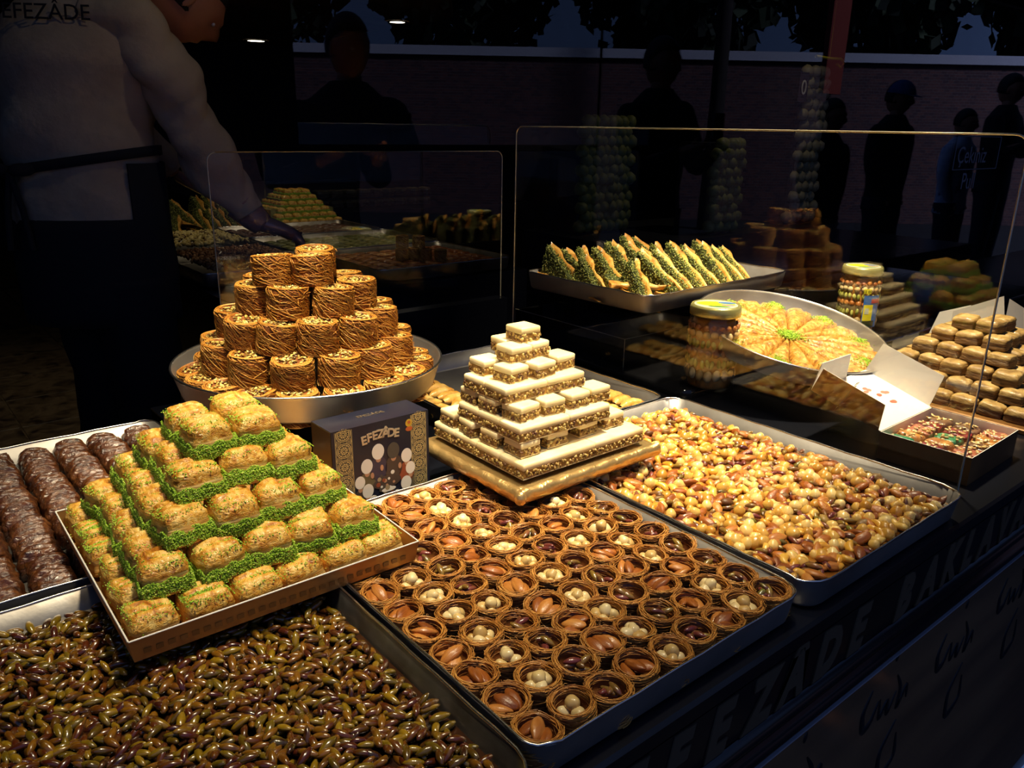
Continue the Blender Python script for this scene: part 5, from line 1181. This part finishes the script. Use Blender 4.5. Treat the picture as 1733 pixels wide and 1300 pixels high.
mb = MB()   # shirt: torso loft and both sleeves in one garment
dirT = np.array([.58, .82, 0]) / 1.0; side = np.array([.82, -.56, 0])
tor = [((.565, 2.66, -.30), .215, .15), ((.565, 2.66, -.16), .212, .150), ((.565, 2.66, -.02), .208, .150), ((.575, 2.66, .10), .215, .155), ((.60, 2.66, .22), .222, .15), ((.63, 2.66, .30), .185, .125), ((.67, 2.65, .37), .085, .08)]
loft(mb, interp_rings([(wp(*c), side * a, np.array([.56, .82, 0]) * b) for c, a, b in tor], 70), 48, 0, .010, 2)
loft(mb, limb_rings([wp(*p) for p in ((.64, 2.60, .27), (.715, 2.52, .245), (.775, 2.485, .12), (.84, 2.47, -.05), (.895, 2.45, -.15), (.955, 2.425, -.262))], [.078, .080, .074, .074, .066, .046], 90), 40, 0, .013, 5)
loft(mb, limb_rings([wp(*p) for p in ((.60, 2.74, .27), (.62, 2.87, .25), (.70, 2.95, .12), (.77, 3.0, .02), (.92, 2.985, -.16))], [.08, .082, .074, .066, .046], 30), 20, 0, .006, 8)
link('shirt', mb.mesh('shirt', M_shirt), parent=W)
mb = MB()
loft(mb, interp_rings([(wp(*c), side * a, np.array([.56, .82, 0]) * b) for c, a, b in (((.57, 2.66, -.27), .222, .165), ((.57, 2.66, -.42), .228, .17), ((.575, 2.66, -.58), .225, .165))], 8), 30, 0, .003)
for (x0, y0), (x1, y1), (x2, y2) in (((.63, 2.58), (.64, 2.555), (.585, 2.56)), ((.545, 2.74), (.57, 2.77), (.525, 2.78))):
    loft(mb, limb_rings([wp(x0, y0, -.45), wp(x1, y1, -.80), wp(x2, y2, -1.28)], [.125, .095, .075], 18), 20, 0, .005, 3)
link('trousers', mb.mesh('trousers', M_apron), parent=W)
for (x, y) in ((.60, 2.555), (.54, 2.785)):
    mb = MB(); addsph(mb, np.diag([.125, .05, .04]), wp(x + .05, y, -1.325), SPH_L); link('shoe', mb.mesh('shoe', M_black), parent=W)
mb = MB()   # apron: waistband, bow and front skirt wrapping the right hip
ring = [(np.array(wp(.567, 2.66, z)) + side * .218 * math.cos(a) + np.array([.56, .82, 0]) * .158 * math.sin(a)) for z in (0,) for a in [0]]
def band(z_of, a0, a1, r_, h_, n=30):
    V = []
    for i in range(n + 1):
        a = a0 + (a1 - a0) * i / n; z = z_of(a)
        for dr, dz in ((r_, -h_), (r_, h_), (r_ + .006, h_), (r_ + .006, -h_)):
            q = np.array(wp(.567, 2.66, z + dz)) + side * (.214 + dr) * math.cos(a) + np.array([.56, .82, 0]) * (.154 + dr) * math.sin(a); V.append(q)
    F = [(i * 4 + j, i * 4 + (j + 1) % 4, (i + 1) * 4 + (j + 1) % 4, (i + 1) * 4 + j) for i in range(n) for j in range(4)]; mb.add(V, F)
band(lambda a: -.115 + .035 * math.cos(a), 0, 6.283, .003, .014)
band(lambda a: -.33, -.75, 2.2, .006, .215); band(lambda a: -.33, 2.9, 3.6, .006, .2)
link('apron', mb.mesh('apron', M_apron), parent=W)['label'] = 'dark apron tied behind the waist'
mb = MB()
bx_ = np.array(wp(.567, 2.66, -.14)) - np.array([.56, .82, 0]) * .168 - side * .13
for sgn_ in (-1, 1): addsph(mb, np.diag([.035, .012, .018]), bx_ + side * .035 * sgn_ + np.array([0, 0, .008])); tube(mb, [bx_, bx_ + side * .02 * sgn_ + np.array([0, 0, -.10]), bx_ + side * .03 * sgn_ + np.array([0, 0, -.21])], .009, 5)
link('apron_bow', mb.mesh('apron_bow', M_apron), parent=W)
lx = np.array(wp(.60, 2.66, .252)) - np.array([.56, .82, 0]) * .140 - side * .020
text('shirt_letters', 'EFEZÂDE', .056, M_apron, tuple(lx), (D(82), 0, math.atan2(-.56, .82)), W, 0, .0008, 0, 'CENTER')
V, E = hand_chain(wp(.975, 2.416, -.288), (.85, -.10, -.30), (.1, .9, .1), .55, 1.35)
skinned('gloved_hand', (V, E), M_glove, W)['label'] = 'right hand in a thin clear glove'
V, E = hand_chain(wp(.945, 2.98, -.19), (.7, -.1, -.5), (.1, -.9, .1), .4)
skinned('gloved_hand', (V, E), M_glove, W)['label'] = 'left hand in a thin clear glove'
mb = MB(); loft(mb, limb_rings([wp(*p) for p in ((.935, 2.433, -.235), (.965, 2.42, -.275), (.99, 2.413, -.30))], [.052, .043, .036], 8), 18, 0, .003); link('glove_cuff', mb.mesh('glove_cuff', M_glove), parent=W)
spot('spot_behind_worker', (.9, 1.5, 1.2), (.55, 2.35, .05), 3.6, 50, 1)
spot('floor_fill_spot', (.3, 2.6, 1.3), (.35, 3.6, -1.2), 22, 60, 1)  # added fill that brightens the floor tiles, with no fixture behind it

# ------------------------------------------------------------------ the street behind the camera, seen mirrored in the window
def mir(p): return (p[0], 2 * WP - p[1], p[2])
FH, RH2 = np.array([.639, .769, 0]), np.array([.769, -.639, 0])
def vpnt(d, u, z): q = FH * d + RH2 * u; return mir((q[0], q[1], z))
sun = bpy.data.lights.new('street_fill_sun', 'SUN'); sun.energy = 3.2; sun.color = (.62, .68, 1.0); sun.angle = D(8)  # added blue fill, not a real sun: brightens the mirrored wall and coping
so = bpy.data.objects.new('street_fill_sun', sun); C.objects.link(so); so.rotation_euler = Vector((-.25, -.80, -.52)).to_track_quat('-Z', 'Y').to_euler()
M_brick = bpy.data.materials.new('purple_brick'); M_brick.use_nodes = True
t = M_brick.node_tree; b = t.nodes['Principled BSDF']; b.inputs['Roughness'].default_value = .85
bk = t.nodes.new('ShaderNodeTexBrick'); bk.inputs['Scale'].default_value = 5.5; bk.inputs['Color1'].default_value = S(108, 70, 66); bk.inputs['Color2'].default_value = S(74, 50, 56); bk.inputs['Mortar'].default_value = S(112, 104, 104); bk.inputs['Mortar Size'].default_value = .012
tc = t.nodes.new('ShaderNodeTexCoord'); mp = t.nodes.new('ShaderNodeMapping'); mp.inputs['Rotation'].default_value = (D(90), 0, 0); t.links.new(tc.outputs['Object'], mp.inputs[0]); t.links.new(mp.outputs[0], bk.inputs[0]); t.links.new(bk.outputs[0], b.inputs[0])
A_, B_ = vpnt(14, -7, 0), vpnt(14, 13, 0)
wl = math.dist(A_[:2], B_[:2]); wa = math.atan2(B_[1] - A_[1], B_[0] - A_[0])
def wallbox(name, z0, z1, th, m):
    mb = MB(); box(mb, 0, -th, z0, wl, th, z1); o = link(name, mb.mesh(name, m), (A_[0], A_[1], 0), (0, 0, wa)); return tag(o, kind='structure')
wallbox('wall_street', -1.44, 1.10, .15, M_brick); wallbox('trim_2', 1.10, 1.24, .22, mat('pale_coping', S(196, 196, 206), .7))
M_bark = mat('bark', S(44, 36, 32), .9); M_leaf = mat('dark_leaves', S(34, 48, 30), .8, ramp=[(.2, S(20, 30, 18)), (.8, S(48, 64, 38))], scale=5, island=.8)
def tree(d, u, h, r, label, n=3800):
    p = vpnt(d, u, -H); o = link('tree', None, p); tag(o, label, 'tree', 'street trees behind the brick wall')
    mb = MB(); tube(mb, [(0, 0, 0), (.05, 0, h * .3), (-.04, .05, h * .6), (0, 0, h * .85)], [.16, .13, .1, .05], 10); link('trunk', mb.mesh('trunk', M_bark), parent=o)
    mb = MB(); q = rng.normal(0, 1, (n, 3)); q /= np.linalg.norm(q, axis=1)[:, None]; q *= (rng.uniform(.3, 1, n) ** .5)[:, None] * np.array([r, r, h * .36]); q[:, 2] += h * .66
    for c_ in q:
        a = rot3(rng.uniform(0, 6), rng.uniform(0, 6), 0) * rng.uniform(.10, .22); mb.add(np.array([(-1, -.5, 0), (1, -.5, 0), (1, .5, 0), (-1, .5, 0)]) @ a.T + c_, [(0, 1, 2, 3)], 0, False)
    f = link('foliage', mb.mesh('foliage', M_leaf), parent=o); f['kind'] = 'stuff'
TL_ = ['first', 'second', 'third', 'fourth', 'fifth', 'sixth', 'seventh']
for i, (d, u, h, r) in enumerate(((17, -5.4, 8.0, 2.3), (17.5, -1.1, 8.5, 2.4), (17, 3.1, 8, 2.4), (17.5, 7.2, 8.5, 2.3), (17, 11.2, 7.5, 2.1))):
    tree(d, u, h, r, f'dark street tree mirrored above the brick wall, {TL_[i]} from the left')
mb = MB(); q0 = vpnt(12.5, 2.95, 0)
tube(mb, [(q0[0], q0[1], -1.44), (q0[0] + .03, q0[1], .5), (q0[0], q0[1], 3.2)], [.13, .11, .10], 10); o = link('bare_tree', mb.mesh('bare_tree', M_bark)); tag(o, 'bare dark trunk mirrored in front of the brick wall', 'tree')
# red-orange street sign and a pale house
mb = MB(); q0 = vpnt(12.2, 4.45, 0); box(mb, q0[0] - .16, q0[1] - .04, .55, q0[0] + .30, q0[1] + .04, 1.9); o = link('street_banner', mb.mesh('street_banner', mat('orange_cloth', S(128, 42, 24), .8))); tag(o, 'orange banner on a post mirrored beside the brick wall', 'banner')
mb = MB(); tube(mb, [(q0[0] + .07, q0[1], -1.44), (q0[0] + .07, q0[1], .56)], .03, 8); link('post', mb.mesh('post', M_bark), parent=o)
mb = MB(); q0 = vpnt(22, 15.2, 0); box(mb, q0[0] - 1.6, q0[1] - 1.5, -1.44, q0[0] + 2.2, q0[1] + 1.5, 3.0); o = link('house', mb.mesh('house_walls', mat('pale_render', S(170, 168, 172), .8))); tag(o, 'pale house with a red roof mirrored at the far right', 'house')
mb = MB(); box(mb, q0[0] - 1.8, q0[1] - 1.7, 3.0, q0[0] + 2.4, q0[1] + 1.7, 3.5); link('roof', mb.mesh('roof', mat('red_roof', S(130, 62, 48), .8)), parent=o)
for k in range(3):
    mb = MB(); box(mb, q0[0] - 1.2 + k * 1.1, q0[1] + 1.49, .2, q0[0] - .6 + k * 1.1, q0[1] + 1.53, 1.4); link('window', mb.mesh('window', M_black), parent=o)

def passer(d, u, h, face, coat, legs, label, hair=M_hair, arms='phone', cap=None):
    """a standing person facing angle face; h = height"""
    p = vpnt(d, u, -H); k = h / 1.75
    o = link('person', None, p, (0, 0, face), None, k); tag(o, label, 'person')
    up = arms == 'phone'
    V = {'pel': ((0, 0, .95), .12), 'sp': ((0, 0, 1.15), .115), 'ch': ((0, 0, 1.34), .14), 'nk': ((.01, 0, 1.50), .05), 'hd': ((.02, 0, 1.58), .06),
         'rs': ((0, -.19, 1.40), .055), 're': ((.10 if up else .0, -.24, 1.14), .042), 'rw': ((.30 if up else .05, -.12, 1.22 if up else .90), .028),
         'ls': ((0, .19, 1.40), .055), 'le': ((.10 if up else .0, .24, 1.14), .042), 'lw': ((.30 if up else .05, .12, 1.22 if up else .90), .028),
         'rh': ((0, -.09, .88), .088), 'rk': ((.02, -.10, .48), .058), 'ra': ((0, -.11, .08), .04), 'rt': ((.14, -.12, .035), .035),
         'lh': ((0, .09, .88), .088), 'lk': ((.02, .10, .48), .058), 'la': ((0, .11, .08), .04), 'lt': ((.14, .12, .035), .035)}
    skinned('body', (V, bodyE), M_skin, o)
    hd = link('head', HEAD, (.02, 0, 1.64), (0, D(8), 0), o); link('hair', HAIR, (0, 0, 0), (0, 0, 0), hd)
    if cap:
        mb = MB(); sp = sphere(20, 14); v = sp[0] * (.112, .092, .118); v[:, 2] = np.clip(v[:, 2], .015, 1) + .02; addsph(mb, np.eye(3), (0, 0, 0), sp, 0, v)
        a = np.linspace(-.9, .9, 9); vv = [(.09 * math.cos(t), .088 * math.sin(t), .036) for t in a] + [(.10 * math.cos(t) + .07, .08 * math.sin(t), .028) for t in a]; vv += [(x, y, z + .004) for x, y, z in vv]
        mb.add(vv, [(i, i + 1, 10 + i, 9 + i) for i in range(8)] + [(18 + 9 + i, 18 + 10 + i, 18 + i + 1, 18 + i) for i in range(8)]); link('cap', mb.mesh('cap', cap), parent=hd)
    mb = MB(); X_, Y_ = np.array([0, 1.0, 0]), np.array([1.0, 0, 0])
    loft(mb, interp_rings([((0, 0, .80), X_ * .19, Y_ * .135), ((0, 0, 1.0), X_ * .175, Y_ * .13), ((0, 0, 1.2), X_ * .19, Y_ * .135), ((0, 0, 1.36), X_ * .215, Y_ * .13), ((0, 0, 1.45), X_ * .16, Y_ * .10), ((.01, 0, 1.52), X_ * .07, Y_ * .07)], 18), 20, 0, .004)
    for sn, a, b_, c_ in (('r', V['rs'][0], V['re'][0], V['rw'][0]), ('l', V['ls'][0], V['le'][0], V['lw'][0])): loft(mb, limb_rings([(0, a[1] * .7, 1.41), a, b_, tuple(np.array(b_) * .12 + np.array(c_) * .88)], [.06, .075, .06, .042], 16), 14, 0, .003)
    link('coat', mb.mesh('coat', coat), parent=o)
    mb = MB()
    for sy in (-1, 1): loft(mb, limb_rings([(0, sy * .085, .90), (.02, sy * .10, .48), (0, sy * .11, .09)], [.112, .078, .058], 14), 14, 0, .003)
    link('trousers', mb.mesh('trousers', legs), parent=o)
    for sy in (-1, 1): mb = MB(); addsph(mb, np.diag([.13, .048, .045]), (.06, sy * .115, .042), SPH_L); link('shoe', mb.mesh('shoe', M_black), parent=o)
    for sy, w_ in ((-1, 'rw'), (1, 'lw')):
        w0 = Vector(V[w_][0]); d_ = (.9, -sy * .35, .3) if up else (.15, 0, -1); Vh, Eh = hand_chain(w0, d_, (0, -sy, .6) if up else (1, 0, 0), .5); skinned('hand', (Vh, Eh), M_skin, o, 1)
    if up: mb = MB(); bbox(mb, .395, -.04, 1.25, .405, .04, 1.40, .002); link('phone', mb.mesh('phone', M_black), parent=o)
    return o
HEAD, HAIR = head_mesh('head', M_skin), hair_mesh('hair', M_hair)
M_coat1, M_coat2, M_coat3 = mat('black_coat', S(20, 20, 26), .9), mat('dark_green_coat', S(28, 38, 34), .9), mat('charcoal_coat', S(36, 36, 44), .9)
M_tee = mat('pale_blue_print', S(200, 215, 250), .8, ramp=[(.35, S(70, 70, 90)), (.42, S(190, 205, 245)), (.6, S(225, 235, 255))], scale=9, dist=1)
M_jean = mat('dark_jeans', S(26, 34, 56), .9)
tw = math.pi * .5
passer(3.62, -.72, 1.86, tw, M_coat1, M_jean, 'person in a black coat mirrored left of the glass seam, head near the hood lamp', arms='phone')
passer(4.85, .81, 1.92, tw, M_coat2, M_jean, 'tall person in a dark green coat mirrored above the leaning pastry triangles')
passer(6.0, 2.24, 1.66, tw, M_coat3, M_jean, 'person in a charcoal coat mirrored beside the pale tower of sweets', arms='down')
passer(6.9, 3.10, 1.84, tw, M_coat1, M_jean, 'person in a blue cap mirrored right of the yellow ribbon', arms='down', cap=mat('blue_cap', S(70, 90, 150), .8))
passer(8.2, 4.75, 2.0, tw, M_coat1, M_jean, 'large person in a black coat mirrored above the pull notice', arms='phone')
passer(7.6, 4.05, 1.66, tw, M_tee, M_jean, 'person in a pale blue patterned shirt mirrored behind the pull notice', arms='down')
